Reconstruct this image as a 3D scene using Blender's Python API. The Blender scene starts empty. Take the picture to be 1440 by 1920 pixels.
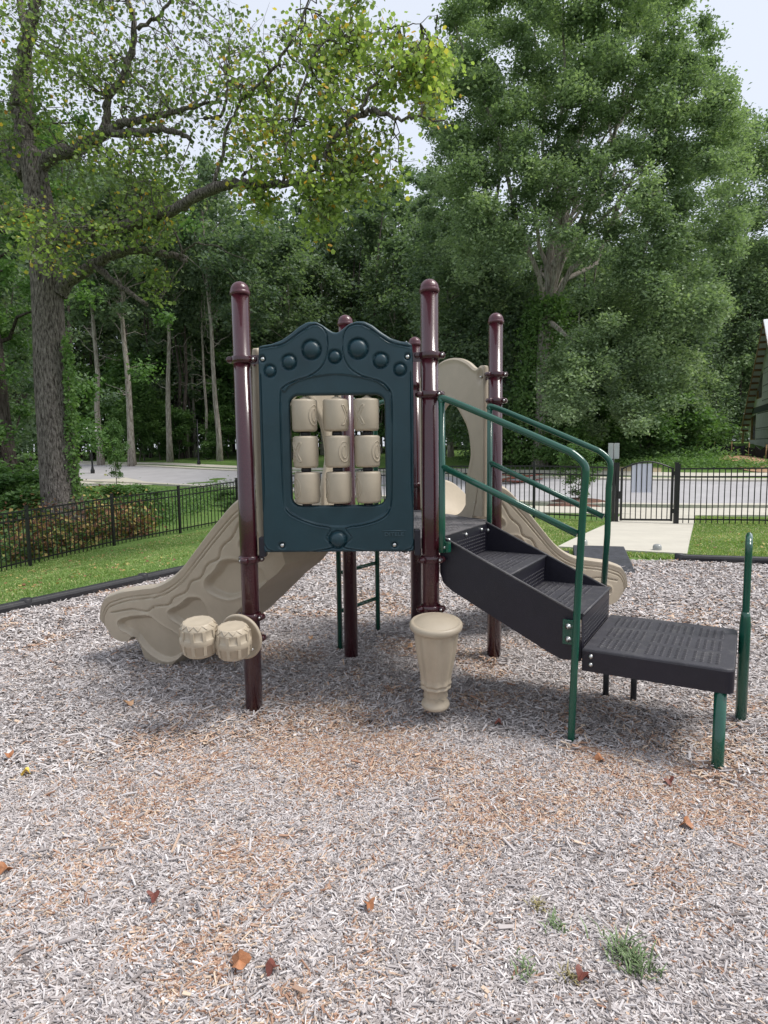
import bpy, bmesh, math, random
import numpy as np
from mathutils import Vector, Matrix
random.seed(7); rng = np.random.default_rng(7)
SC = bpy.context.scene
COL = SC.collection
pi = math.pi

# ---------------------------------------------------------------- camera
CAM = np.array([0.711, -3.177, 1.385])
YAW, PITCH, ROLL, FPX = -0.005240, 0.101938, -0.012154, 1178.08
def _basis():
    cy, sy, cp, sp = math.cos(YAW), math.sin(YAW), math.cos(PITCH), math.sin(PITCH)
    f = np.array([sy*cp, cy*cp, -sp]); r = np.array([cy, -sy, 0.]); u = np.cross(r, f)
    cr, sr = math.cos(ROLL), math.sin(ROLL)
    return f, r*cr + u*sr, u*cr - r*sr
FWD, RGT, UPV = _basis()
cd = bpy.data.cameras.new('camera'); cam = bpy.data.objects.new('camera', cd); COL.objects.link(cam)
cd.sensor_fit = 'VERTICAL'; cd.sensor_height = 24.0; cd.lens = 24.0*FPX/1920.0
cd.clip_start = 0.05; cd.clip_end = 2000
m = Matrix.Identity(4)
for i in range(3):
    m[i][0] = RGT[i]; m[i][1] = UPV[i]; m[i][2] = -FWD[i]; m[i][3] = CAM[i]
cam.matrix_world = m
SC.camera = cam
SC.render.resolution_x = 768; SC.render.resolution_y = 1024
# ---------------------------------------------------------------- light
SUN_EL, SUN_AZ = math.radians(58), math.radians(97)   # azimuth from +Y towards +X
w = bpy.data.worlds.new('World'); SC.world = w; w.use_nodes = True
nt = w.node_tree; nt.nodes.clear()
wo = nt.nodes.new('ShaderNodeOutputWorld'); bg = nt.nodes.new('ShaderNodeBackground')
sky = nt.nodes.new('ShaderNodeTexSky'); sky.sky_type = 'NISHITA'; sky.sun_disc = False
sky.sun_elevation = SUN_EL; sky.sun_rotation = SUN_AZ
sky.air_density = 1.0; sky.dust_density = 3.0; sky.ozone_density = 1.0
mixn = nt.nodes.new('ShaderNodeMix'); mixn.data_type = 'RGBA'; mixn.inputs[0].default_value = 0.74
mixn.inputs[7].default_value = (7.3, 7.7, 8.5, 1)     # thin even cloud veil over the blue sky
nt.links.new(sky.outputs[0], mixn.inputs[6]); nt.links.new(mixn.outputs[2], bg.inputs['Color'])
bg.inputs['Strength'].default_value = 0.10
nt.links.new(bg.outputs[0], wo.inputs[0])
sl = bpy.data.lights.new('sun', 'SUN'); sl.energy = 2.5; sl.angle = math.radians(21); sl.color = (1, .96, .9)
so = bpy.data.objects.new('sun', sl); COL.objects.link(so)
d = Vector((math.sin(SUN_AZ)*math.cos(SUN_EL), math.cos(SUN_AZ)*math.cos(SUN_EL), math.sin(SUN_EL)))
so.rotation_euler = d.to_track_quat('Z', 'Y').to_euler(); so.location = (10, 5, 30)
vs = SC.view_settings; vs.view_transform = 'Standard'; vs.look = 'None'; vs.gamma = 1; vs.exposure = 0.46
SC.cycles.max_bounces = 6; SC.cycles.diffuse_bounces = 3; SC.cycles.transparent_max_bounces = 6

# ---------------------------------------------------------------- helpers
def ray(x, y): return FWD + RGT*(x-720)/FPX - UPV*(y-960)/FPX
def dep(x, y, D): return CAM + ray(x, y)*D

CTRL = np.array([
 (-2.6,2.0,.02),(-1.9,3.3,.02),(-.7,5.4,.02),(1.5,4.95,.02),(3.6,4.3,.02),(5.1,3.95,.02),(7,3.4,.02),(-3.5,0,.0),(-4,-4,0),(8,-4,0),(9,2,0),(0,0,0),(3,0,0),(0,-6,0),
 (-6.93,10.03,-1.05),(-6.0,12.08,-.96),(-4.93,13.76,-.88),(-3.66,14.64,-.77),(-7.6,7.8,-1.12),(-5.0,5.5,-.55),(-3.6,5.3,-.25),(-3.6,9.5,-.62),
 (-1.7,13.7,-.52),(.66,12.5,-.30),(4.0,10.84,-.26),(5.7,10.43,-.31),(6.9,10.18,-.34),(8.4,9.7,-.32),(3.8,7.5,-.12),(11,8.6,-.32),
 (-8.9,13.9,-.66),(-12,20,-.7),(-30,60,.5),(-15,50,.45),(-13,29,-.85),(-12,36,-.62),(-16,45,.05),(-23,46,.05),(0,39,-.1),(0,48,.5),(0,25,-.75),(6,16,-.5),(12,14,-.5),(12,22,-.3),(12,27,.05),(22,24,-.1),
 (24,20,-.4),(25,32,.9),(12,36,.7),(25,45,1.4),(5,30,-.4),(4,38,.2),(-12,72,1.3),(0,60,.95),(-40,90,1.2),(12,60,1.2),(30,80,1.8),(-25,20,-.6),(-20,0,-1.2),
 (-200,-200,0),(200,-200,0),(-200,200,0.5),(200,200,2),(0,200,1),(-200,0,-.5),(200,0,.5),(60,30,1),(-80,60,-.3),(0,-60,0),(60,-40,0)], float)
def _tps():
    P = CTRL[:, :2]; n = len(P)
    r = np.linalg.norm(P[:, None]-P[None], axis=2)
    K = r + np.eye(n)*0.02
    A = np.zeros((n+1, n+1)); A[:n, :n] = -K; A[:n, n] = 1; A[n, :n] = 1
    b = np.zeros(n+1); b[:n] = CTRL[:, 2]
    return np.linalg.solve(A, b)
TW = _tps()
def border_sd(x, y):
    """>0 inside the mulch bed"""
    x = np.asarray(x, float); y = np.asarray(y, float)
    e = []
    for (ax, ay), (bx, by) in (((-4.6, -1.37), (-.62, 5.45)), ((-.62, 5.45), (9.0, 2.85))):
        dx, dy = bx-ax, by-ay; L = math.hypot(dx, dy)
        e.append(((x-ax)*dy - (y-ay)*dx)/L)
    return np.minimum(e[0], e[1])
def terr(x, y):
    x = np.asarray(x, float); y = np.asarray(y, float); sh = x.shape
    xf, yf = x.ravel(), y.ravel()
    z = np.empty(len(xf))
    for i in range(0, len(xf), 20000):
        P = np.stack([xf[i:i+20000], yf[i:i+20000]], 1)
        r = np.linalg.norm(P[:, None]-CTRL[None, :, :2], axis=2)
        z[i:i+20000] = -r @ TW[:-1] + TW[-1]
    sd = border_sd(xf, yf); k = np.clip(sd/.25+.3, 0, 1); k = k*k*(3-2*k)
    z = z*(1-k)
    return z.reshape(sh)
def tz(x, y): return float(terr(np.array([x]), np.array([y]))[0])
def gp(px, py, far=90):
    """where the photo's sight line at a pixel meets the ground"""
    r = ray(px, py); D = np.r_[np.linspace(1.0, 8, 300), np.linspace(8.1, far, 900)]
    P = CAM[None] + r[None]*D[:, None]; h = P[:, 2]-terr(P[:, 0], P[:, 1])
    k = np.argmax(h < 0) if (h < 0).any() else len(D)-1
    if k == 0: return P[-1]
    a, b = h[k-1], h[k]; f = a/(a-b) if a != b else 0
    return P[k-1]*(1-f)+P[k]*f

def tag(o, label=None, cat=None, group=None, kind=None):
    if label: o['label'] = label
    if cat: o['category'] = cat
    if group: o['group'] = group
    if kind: o['kind'] = kind
    return o
def thing(name, loc, label, cat, group=None, rz=0):
    o = bpy.data.objects.new(name, None); COL.objects.link(o)
    o.location = loc; o.rotation_euler = (0, 0, rz); o.empty_display_size = .2
    return tag(o, label, cat, group)

class MB:
    def __init__(s): s.v = []; s.f = []; s.mi = []; s.sm = []
    def add(s, vs, fs, mi=0, sm=False):
        b = len(s.v); s.v += [tuple(map(float, v)) for v in vs]
        for f in fs: s.f.append([b+i for i in f]); s.mi.append(mi); s.sm.append(sm)
    def box(s, c, sz, R=None, mi=0):
        sz = np.array(sz)/2; vs = np.array([[x, y, z] for x in (-1, 1) for y in (-1, 1) for z in (-1, 1)])*sz
        if R is not None: vs = vs @ np.array(R).T
        vs = vs+np.array(c)
        s.add(vs, [(0, 1, 3, 2), (4, 6, 7, 5), (0, 4, 5, 1), (2, 3, 7, 6), (0, 2, 6, 4), (1, 5, 7, 3)], mi)
    def prism(s, poly, z0, z1, T=None, mi=0, sm=False):
        """poly in (a,b); extruded along c from z0 to z1; T maps (a,b,c) to world"""
        n = len(poly); vs = [(a, b, z0) for a, b in poly]+[(a, b, z1) for a, b in poly]
        if T: vs = [T(*v) for v in vs]
        s.add(vs, [list(range(n))[::-1], list(range(n, 2*n))], mi, False)
        s.add(vs, [(i, (i+1) % n, n+(i+1) % n, n+i) for i in range(n)], mi, sm)
    def tube(s, pts, r, seg=12, mi=0, cap=True, sm=True):
        P = np.array(pts, float); n = len(P)
        rr = np.full(n, r) if np.isscalar(r) else np.array(r, float)
        T = np.gradient(P, axis=0); T /= np.linalg.norm(T, axis=1)[:, None]+1e-12
        a = np.array([0, 0, 1.]) if abs(T[0][2]) < .9 else np.array([1., 0, 0])
        N = np.cross(T[0], a); N /= np.linalg.norm(N); vs = []
        an = np.arange(seg)*2*pi/seg
        for i in range(n):
            N = N-T[i]*(N@T[i]); N /= np.linalg.norm(N)+1e-12; B = np.cross(T[i], N)
            vs.append(P[i]+rr[i]*(np.cos(an)[:, None]*N+np.sin(an)[:, None]*B))
        vs = np.concatenate(vs)
        fs = [(i*seg+j, i*seg+(j+1) % seg, (i+1)*seg+(j+1) % seg, (i+1)*seg+j) for i in range(n-1) for j in range(seg)]
        s.add(vs, fs, mi, sm)
        if cap:
            b = len(s.v)-n*seg
            s.f.append([b+j for j in range(seg)][::-1]); s.mi.append(mi); s.sm.append(False)
            s.f.append([b+(n-1)*seg+j for j in range(seg)]); s.mi.append(mi); s.sm.append(False)
    def lathe(s, prof, c=(0, 0, 0), seg=32, R=None, mi=0, flute=None, sm=True):
        an = np.arange(seg)*2*pi/seg; vs = []
        for k, (r, z) in enumerate(prof):
            q = np.full(seg, max(r, 1e-4))
            if flute: q = q*(1+flute(z, an))
            vs.append(np.stack([q*np.cos(an), q*np.sin(an), np.full(seg, z)], 1))
        vs = np.concatenate(vs)
        if R is not None: vs = vs @ np.array(R).T
        vs = vs+np.array(c); n = len(prof)
        s.add(vs, [(i*seg+j, i*seg+(j+1) % seg, (i+1)*seg+(j+1) % seg, (i+1)*seg+j) for i in range(n-1) for j in range(seg)], mi, sm)
        b = len(s.v)-n*seg
        s.f.append([b+j for j in range(seg)][::-1]); s.mi.append(mi); s.sm.append(sm)
        s.f.append([b+(n-1)*seg+j for j in range(seg)]); s.mi.append(mi); s.sm.append(sm)
    def ball(s, c, r, mi=0, seg=10, sc=(1, 1, 1), R=None):
        prof = [(r*math.cos(a)*sc[0], r*math.sin(a)*sc[2]) for a in np.linspace(-pi/2, pi/2, 7)]
        s.lathe(prof, c, seg, R, mi)
    def build(s, name, mats, parent=None, bevel=0, bseg=2, loc=None):
        me = bpy.data.meshes.new(name); off = np.zeros(3) if loc is None else np.array(loc)
        me.from_pydata((np.array(s.v)-off).tolist(), [], s.f)
        mats = mats if isinstance(mats, (list, tuple)) else [mats]
        for mm in mats: me.materials.append(mm)
        me.polygons.foreach_set('material_index', s.mi); me.polygons.foreach_set('use_smooth', s.sm)
        me.update()
        o = bpy.data.objects.new(name, me); COL.objects.link(o)
        if loc is not None: o.location = loc
        if parent: put(o, parent)
        if bevel:
            b = o.modifiers.new('b', 'BEVEL'); b.width = bevel; b.segments = bseg; b.limit_method = 'ANGLE'; b.angle_limit = math.radians(35)
        return o
def wm(o):
    m_ = Matrix.Translation(o.location) @ o.rotation_euler.to_matrix().to_4x4()
    return wm(o.parent) @ o.matrix_parent_inverse @ m_ if o.parent else m_
def put(o, parent):
    """parent a part built in world coordinates to its thing"""
    o.parent = parent; o.matrix_parent_inverse = wm(parent).inverted()
    return o
def arr_mesh(name, V, F, mats, parent=None, attrs=None, smooth=False, loc=None, mi=None):
    """V (n,3), F (m,k) arrays to one mesh object; attrs: per-face floats"""
    me = bpy.data.meshes.new(name); V = np.asarray(V, np.float32); F = np.asarray(F, np.int32); k = F.shape[1]
    if loc is not None: V = V-np.array(loc, np.float32)
    me.vertices.add(len(V)); me.vertices.foreach_set('co', V.ravel())
    me.loops.add(F.size); me.loops.foreach_set('vertex_index', F.ravel())
    me.polygons.add(len(F)); me.polygons.foreach_set('loop_start', np.arange(len(F), dtype=np.int32)*k)
    me.polygons.foreach_set('loop_total', np.full(len(F), k, np.int32))
    if mi is not None: me.polygons.foreach_set('material_index', np.asarray(mi, np.int32))
    me.polygons.foreach_set('use_smooth', np.full(len(F), smooth))
    for mm in (mats if isinstance(mats, (list, tuple)) else [mats]): me.materials.append(mm)
    for an, vals in (attrs or {}).items():
        a = me.attributes.new(an, 'FLOAT', 'FACE'); a.data.foreach_set('value', np.asarray(vals, np.float32))
    me.update(calc_edges=True)
    o = bpy.data.objects.new(name, me); COL.objects.link(o)
    if loc is not None: o.location = loc
    if parent: put(o, parent)
    return o

def mat(name, col, rough=.5, metal=0, coat=0, var=0, vscale=6, bump=0, bscale=60, col2=None, spec=.5, dirt=0, dcol=(.25, .22, .2)):
    mt = bpy.data.materials.new(name); mt.use_nodes = True; nt = mt.node_tree; b = nt.nodes['Principled BSDF']
    b.inputs['Base Color'].default_value = (*col, 1); b.inputs['Roughness'].default_value = rough
    b.inputs['Metallic'].default_value = metal; b.inputs['Coat Weight'].default_value = coat; b.inputs['Coat Roughness'].default_value = .03
    b.inputs['Specular IOR Level'].default_value = spec
    tc = nt.nodes.new('ShaderNodeTexCoord')
    last = None
    if var:
        n = nt.nodes.new('ShaderNodeTexNoise'); n.inputs['Scale'].default_value = vscale; n.inputs['Detail'].default_value = 6
        n.inputs['Roughness'].default_value = .65
        nt.links.new(tc.outputs['Object'], n.inputs['Vector'])
        mx = nt.nodes.new('ShaderNodeMix'); mx.data_type = 'RGBA'
        mr = nt.nodes.new('ShaderNodeMapRange'); mr.inputs[1].default_value = .3; mr.inputs[2].default_value = .7
        nt.links.new(n.outputs[0], mr.inputs[0]); nt.links.new(mr.outputs[0], mx.inputs[0])
        c2 = col2 or tuple(c*(1+var) for c in col)
        mx.inputs[6].default_value = (*[c*(1-var) for c in col], 1) if not col2 else (*col, 1); mx.inputs[7].default_value = (*c2, 1)
        last = mx.outputs[2]
    if dirt:
        n = nt.nodes.new('ShaderNodeTexNoise'); n.inputs['Scale'].default_value = 14; n.inputs['Detail'].default_value = 8; n.inputs['Roughness'].default_value = .75
        nt.links.new(tc.outputs['Object'], n.inputs['Vector'])
        mr = nt.nodes.new('ShaderNodeMapRange'); mr.inputs[1].default_value = .5; mr.inputs[2].default_value = .75; mr.inputs[4].default_value = dirt
        nt.links.new(n.outputs[0], mr.inputs[0])
        mx = nt.nodes.new('ShaderNodeMix'); mx.data_type = 'RGBA'; nt.links.new(mr.outputs[0], mx.inputs[0])
        if last: nt.links.new(last, mx.inputs[6])
        else: mx.inputs[6].default_value = (*col, 1)
        mx.inputs[7].default_value = (*dcol, 1); last = mx.outputs[2]
    if last: nt.links.new(last, b.inputs['Base Color'])
    if bump:
        n = nt.nodes.new('ShaderNodeTexNoise'); n.inputs['Scale'].default_value = bscale; n.inputs['Detail'].default_value = 4
        nt.links.new(tc.outputs['Object'], n.inputs['Vector'])
        bp = nt.nodes.new('ShaderNodeBump'); bp.inputs['Strength'].default_value = bump; bp.inputs['Distance'].default_value = .01
        nt.links.new(n.outputs[0], bp.inputs['Height']); nt.links.new(bp.outputs[0], b.inputs['Normal'])
    return mt
def leafmat(name, cols, trans=.35, rough=.6, hue_noise=None):
    """colour picked per leaf by the face attribute 'tint' along a ramp"""
    mt = bpy.data.materials.new(name); mt.use_nodes = True; nt = mt.node_tree; b = nt.nodes['Principled BSDF']
    at = nt.nodes.new('ShaderNodeAttribute'); at.attribute_name = 'tint'
    cr = nt.nodes.new('ShaderNodeValToRGB'); e = cr.color_ramp.elements
    while len(e) > 1: e.remove(e[-1])
    e[0].position = cols[0][0]; e[0].color = (*cols[0][1], 1)
    for p, c in cols[1:]:
        q = e.new(p); q.color = (*c, 1)
    nt.links.new(at.outputs['Fac'], cr.inputs[0])
    b.inputs['Roughness'].default_value = rough; b.inputs['Specular IOR Level'].default_value = .25
    nt.links.new(cr.outputs[0], b.inputs['Base Color'])
    if trans:
        tr = nt.nodes.new('ShaderNodeBsdfTranslucent'); ms = nt.nodes.new('ShaderNodeMixShader'); ms.inputs[0].default_value = trans
        br = nt.nodes.new('ShaderNodeMix'); br.data_type = 'RGBA'; br.blend_type = 'MULTIPLY'; br.inputs[0].default_value = 1
        nt.links.new(cr.outputs[0], br.inputs[6]); br.inputs[7].default_value = (1.3, 1.5, .7, 1)
        nt.links.new(br.outputs[2], tr.inputs[0]); nt.links.new(b.outputs[0], ms.inputs[1]); nt.links.new(tr.outputs[0], ms.inputs[2])
        nt.links.new(ms.outputs[0], nt.nodes['Material Output'].inputs[0])
    return mt
def sm(a, b, x):
    t = np.clip((x-a)/(b-a), 0, 1); return t*t*(3-2*t)
def dist_poly(X, Y, pts, closed=False):
    pts = list(pts)+([pts[0]] if closed else []); D = np.full(X.shape, 9.)
    for (ax, ay), (bx, by) in zip(pts[:-1], pts[1:]):
        vx, vy = bx-ax, by-ay; L = vx*vx+vy*vy+1e-12
        t = np.clip(((X-ax)*vx+(Y-ay)*vy)/L, 0, 1)
        D = np.minimum(D, np.hypot(X-ax-t*vx, Y-ay-t*vy))
    return D
def inside(X, Y, pts):
    c = np.zeros(X.shape, bool); n = len(pts)
    for i in range(n):
        (ax, ay), (bx, by) = pts[i], pts[(i+1) % n]
        if ay == by: continue
        k = ((ay > Y) != (by > Y)) & (X < (bx-ax)*(Y-ay)/(by-ay)+ax); c ^= k
    return c
def smooth_path(pts, n=8, closed=False):
    """Catmull-Rom through points of any dimension"""
    P = np.array(pts, float); out = []
    N = len(P); rngi = range(N if closed else N-1)
    for i in rngi:
        p0 = P[(i-1) % N] if closed or i > 0 else P[0]*2-P[1]; p1 = P[i]; p2 = P[(i+1) % N]
        p3 = P[(i+2) % N] if closed or i+2 < N else P[-1]*2-P[-2]
        for t in np.arange(n)/n:
            out.append(.5*((2*p1)+(-p0+p2)*t+(2*p0-5*p1+4*p2-p3)*t*t+(-p0+3*p1-3*p2+p3)*t**3))
    if not closed: out.append(P[-1])
    return np.array(out)
def vnoise(x, y, s, seed=0):
    """smooth value noise"""
    g = np.random.default_rng(seed).random((64, 64)); x = np.asarray(x)/s+17.3; y = np.asarray(y)/s+9.1
    xi, yi = np.floor(x).astype(int), np.floor(y).astype(int); fx, fy = x-xi, y-yi
    fx = fx*fx*(3-2*fx); fy = fy*fy*(3-2*fy); q = lambda a, b: g[a % 64, b % 64]
    return (q(xi, yi)*(1-fx)+q(xi+1, yi)*fx)*(1-fy)+(q(xi, yi+1)*(1-fx)+q(xi+1, yi+1)*fx)*fy

# ---------------------------------------------------------------- materials
MAROON = mat('maroon_paint', (.042, .0068, .012), .24, coat=.5, var=.12, vscale=3, dirt=.10, dcol=(.16, .09, .08))
MAROON_CAP = mat('maroon_cap', (.075, .014, .022), .35, coat=.3, var=.2, vscale=40, bump=.35, bscale=45)
GREEN = mat('green_paint', (.005, .074, .046), .26, coat=.45, var=.1, vscale=4)
TEAL = mat('teal_plastic', (.0095, .037, .051), .40, var=.14, vscale=5, bump=.04, bscale=400, dirt=.22, dcol=(.035, .070, .085))
BEIGE = mat('beige_plastic', (.44, .375, .285), .45, var=.05, vscale=8, bump=.05, bscale=350, dirt=.38, dcol=(.35, .30, .22))
RUBBER = mat('dark_coated_steel', (.011, .0095, .018), .42, var=.15, vscale=9, bump=.12, bscale=180, dirt=.10, dcol=(.06, .06, .07))
RUBTOP = mat('dusty_coated_steel', (.040, .038, .046), .55, var=.2, vscale=12, bump=.15, bscale=180, dirt=.5, dcol=(.14, .135, .13))
DECKM = mat('dusty_deck', (.10, .095, .10), .7, var=.2, vscale=14, bump=.2, bscale=150, dirt=.7, dcol=(.25, .235, .22))
LETT = mat('worn_raised_plastic', (.040, .080, .100), .4)
HOLE_SHADE = mat('hole_shade', (.012, .011, .014), .8)  # dark colour painted as the shade inside holes and slots
STEEL = mat('bright_steel', (.62, .62, .60), .28, metal=1)
BLACKM = mat('black_paint', (.010, .010, .011), .35, var=.2, vscale=5)
# ================================================================ playground structure
S = .93; Q = math.sqrt(3)/2; DZ = .914; HT = 2.204
pA, pB, pC, pD, pE = [np.array([a*S, b*S, 0.]) for a, b in ((0, 0), (1, 0), (.5, Q), (1.5, Q), (1, 2*Q))]
play = thing('playground_structure', (.7, .7, 0), 'maroon, teal and beige playground climber with two slides standing on the mulch', 'playground')
def frame(P0, P1, out):
    t = (P1-P0)/np.linalg.norm(P1-P0); n = np.array([t[1], -t[0], 0.])*out
    return P0, t, n
def collar(m, P, z, dirs=(0, 2.2), h=.036, r=.0535):
    m.lathe([(.0448, z-h/2), (r-.003, z-h/2), (r, z-h/2+.004), (r, z+h/2-.004), (r-.003, z+h/2), (.0448, z+h/2)], (P[0], P[1], 0), 24)
    for a in dirs:
        c = np.array([P[0]+math.cos(a)*(r+.008), P[1]+math.sin(a)*(r+.008), z])
        R = Matrix.Rotation(a, 3, 'Z')
        m.lathe([(.0, -.018), (.013, -.018), (.016, -.014), (.016, .014), (.013, .018), (0, .018)], c, 12, np.array(Matrix.Rotation(a, 3, 'Z') @ Matrix.Rotation(pi/2, 3, 'X')))
        R2 = np.array(Matrix.Rotation(a, 3, 'Z'))
        m.box(c-.01*R2[:, 0], (.03, .034, h*.8), R2)
        m.ball(c+R2[:, 1]*(-.021), .0075, 1, 8)
CL = {'A': [(1.827, (pi*1.02, -.12)), (.826, (-1.75, .3)), (.527, (-.35, 2.6)), (.414, (-.25, 2.9))],
      'B': [(1.836, (pi, -.1)), (1.645, (3.6, -.55)), (.816, (3.9, -.5)), (.559, (3.55, -.4))],
      'C': [(1.84, (2.5, -.6)), (.83, (2.5, -1))], 'D': [(1.828, (-2.6, -.3)), (1.667, (-2.4, -.5)), (.82, (2.5, -1))],
      'E': [(1.85, (-2.6, -.5)), (1.1, (-2.4, -.5)), (.82, (2.5, -1))]}
for nm, P in (('A', pA), ('B', pB), ('C', pC), ('D', pD), ('E', pE)):
    m = MB(); m.lathe([(.0445, -.25), (.0445, HT-.05)], P, 32)
    po = m.build('post', MAROON, play)
    m = MB(); prof = [(.0465, HT-.066), (.0495, HT-.064), (.0495, HT-.05), (.047, HT-.047)]
    prof += [(.047*math.cos(a), HT-.047+.047*math.sin(a)) for a in np.linspace(.05, pi/2, 9)]
    m.lathe(prof, P, 32); c = m.build('post_cap', MAROON_CAP, po)
    for z, dirs in CL[nm]:
        m = MB(); collar(m, P, z, dirs); m.build('clamp', [MAROON, STEEL], po)
# deck: three triangular plates, perforated, with skirts
m = MB()
def shrink(poly, k): c = np.mean(poly, axis=0); return [c+(p-c)*k for p in poly]
def holes(m, pts, z, up=.0015, r=.008, ax=(1, 0), el=1.0):
    """raised rims with dark discs painted as hole shade, laid in one patch"""
    ux, uy = ax; an = np.arange(6)*pi/3
    for x, y in pts:
        o = [(x+(ux*math.cos(a)*el-uy*math.sin(a))*r, y+(uy*math.cos(a)*el+ux*math.sin(a))*r, z) for a in an]
        i = [(x+(ux*math.cos(a)*el-uy*math.sin(a))*r*.62, y+(uy*math.cos(a)*el+ux*math.sin(a))*r*.62, z+up) for a in an]
        m.add(o+i, [(k, (k+1) % 6, 6+(k+1) % 6, 6+k) for k in range(6)], 1)
        m.add(i, [tuple(range(6))], 2)
for tri in ((pA, pB, pC), (pB, pD, pC), (pC, pD, pE)):
    g = shrink([p[:2] for p in tri], .992)
    # cut the corners back from the posts
    poly = []
    for i in range(3):
        p, a, b = g[i], g[i-1], g[(i+1) % 3]
        poly += [p+(a-p)/np.linalg.norm(a-p)*.075, p+(b-p)/np.linalg.norm(b-p)*.075]
    m.prism([tuple(p) for p in poly], DZ-.055, DZ, mi=0)
    cen = np.mean(g, axis=0)
    pts = []
    for i in range(-16, 17):
        for j in range(-16, 17):
            q = cen+np.array([i*.031+(j % 2)*.0155, j*.027])
            if inside(np.array([q[0]]), np.array([q[1]]), shrink([p for p in poly], .86))[0] and (j % 5) and (i % 7): pts.append(q)
    holes(m, pts, DZ+.0008, r=.007)
m.build('deck', [DECKM, DECKM, HOLE_SHADE], play, bevel=.003, bseg=1)
# dark gusset blocks beside the front posts, between deck and panel
for c_, s_ in (((.075, -.005, .89), (.035, .05, .10)), ((.862, .0, .905), (.03, .07, .13))):
    m = MB(); m.box(c_, s_); m.build('deck_bracket', RUBBER, play, bevel=.004)

# ---------------- front game panel
FY = -.035; TH = .05
outl = [(.083, .864), (.843, .861), (.846, 1.2), (.848, 1.6), (.846, 1.80), (.843, 1.885), (.825, 1.900), (.79, 1.902), (.74, 1.918), (.69, 1.950), (.65, 1.982), (.61, 2.001), (.57, 2.002),
        (.535, 1.990), (.505, 1.968), (.485, 1.953), (.468, 1.948), (.45, 1.954), (.43, 1.968), (.40, 1.989), (.37, 2.003), (.33, 2.001), (.29, 1.980), (.25, 1.948), (.20, 1.915), (.15, 1.898), (.11, 1.893), (.088, 1.886), (.084, 1.80), (.082, 1.5), (.082, 1.2)]
def resample(pts, n, start_ang, cen):
    P = np.array(pts+[pts[0]]); L = np.r_[0, np.cumsum(np.linalg.norm(np.diff(P, axis=0), axis=1))]
    s = np.linspace(0, L[-1], 4000, endpoint=False)
    X = np.interp(s, L, P[:, 0]); Y = np.interp(s, L, P[:, 1]); return X, Y
def round_rect(x0, x1, y0, y1, r, n=8):
    o = []
    for cx, cy, a0 in ((x1-r, y0+r, -pi/2), (x1-r, y1-r, 0), (x0+r, y1-r, pi/2), (x0+r, y0+r, pi)):
        o += [(cx+r*math.cos(a0+k*pi/2/n), cy+r*math.sin(a0+k*pi/2/n)) for k in range(n+1)]
    return o
hole = round_rect(.232, .704, 1.098, 1.648, .045)
cen = np.array([.466, 1.40]); NA = 560; NR = 92
def by_angle(pts):
    X, Y = resample(pts, 0, 0, cen); a = np.unwrap(np.arctan2(Y-cen[1], X-cen[0]))
    if a[-1] < a[0]: a = a[::-1]; X = X[::-1]; Y = Y[::-1]
    return a, X, Y
oa, oX, oY = by_angle(outl); ha, hX, hY = by_angle(hole)
# sample evenly along the outline, then find the hole point at the same angle
L = np.r_[0, np.cumsum(np.hypot(np.diff(oX), np.diff(oY)))]; sA = np.linspace(0, L[-1], NA, endpoint=False)
OX = np.interp(sA, L, oX); OY = np.interp(sA, L, oY)
OX = (OX+np.roll(OX, 1)+np.roll(OX, -1))/3; OY = (OY+np.roll(OY, 1)+np.roll(OY, -1))/3
an = np.arctan2(OY-cen[1], OX-cen[0])
hs = np.arctan2(hY-cen[1], hX-cen[0]); o = np.argsort(hs)
HX = np.interp(an, hs[o], hX[o], period=2*pi); HY = np.interp(an, hs[o], hY[o], period=2*pi)
rr = np.linspace(0, 1, NR)
PX = HX[:, None]*(1-rr)+OX[:, None]*rr; PY = HY[:, None]*(1-rr)+OY[:, None]*rr
gl = [[(.091, 1.876), (.15, 1.885), (.211, 1.897), (.3, 1.955), (.36, 1.986), (.403, 1.973), (.428, 1.926), (.422, 1.84), (.391, 1.778), (.334, 1.74), (.262, 1.717), (.205, 1.686), (.188, 1.639), (.185, 1.4), (.19, 1.141), (.204, 1.075), (.26, 1.034), (.349, 1.0), (.422, .982), (.401, .933), (.42, .880), (.10, .880), (.095, 1.2), (.095, 1.75)],
      [(.838, 1.874), (.735, 1.898), (.641, 1.962), (.586, 1.986), (.53, 1.972), (.503, 1.917), (.505, 1.839), (.535, 1.776), (.598, 1.736), (.677, 1.712), (.725, 1.672), (.74, 1.609), (.738, 1.394), (.735, 1.151), (.722, 1.069), (.677, 1.025), (.586, .997), (.504, .982), (.528, .932), (.502, .880), (.832, .878), (.834, 1.2), (.833, 1.75)]]
dv = np.zeros(PX.shape)
for g in gl:
    g = smooth_path(g, 5)
    D = dist_poly(PX, PY, [tuple(p) for p in g]); dv -= .0050*np.exp(-(D/.0030)**2); dv += .0014*np.exp(-((D-.006)/.003)**2)
arch = smooth_path([(.190, 1.63), (.213, 1.670), (.25, 1.705), (.318, 1.732), (.466, 1.750), (.606, 1.730), (.675, 1.708), (.717, 1.670), (.737, 1.63), (.737, 1.15), (.717, 1.075), (.66, 1.03), (.586, 1.004), (.466, .99), (.349, 1.007), (.27, 1.035), (.21, 1.08), (.190, 1.15)], 5, True)
ins = inside(PX, PY, [tuple(p) for p in arch]); D = dist_poly(PX, PY, [tuple(p) for p in arch], True)
dv -= np.where(ins, .007*sm(0, .006, D), 0)
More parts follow.
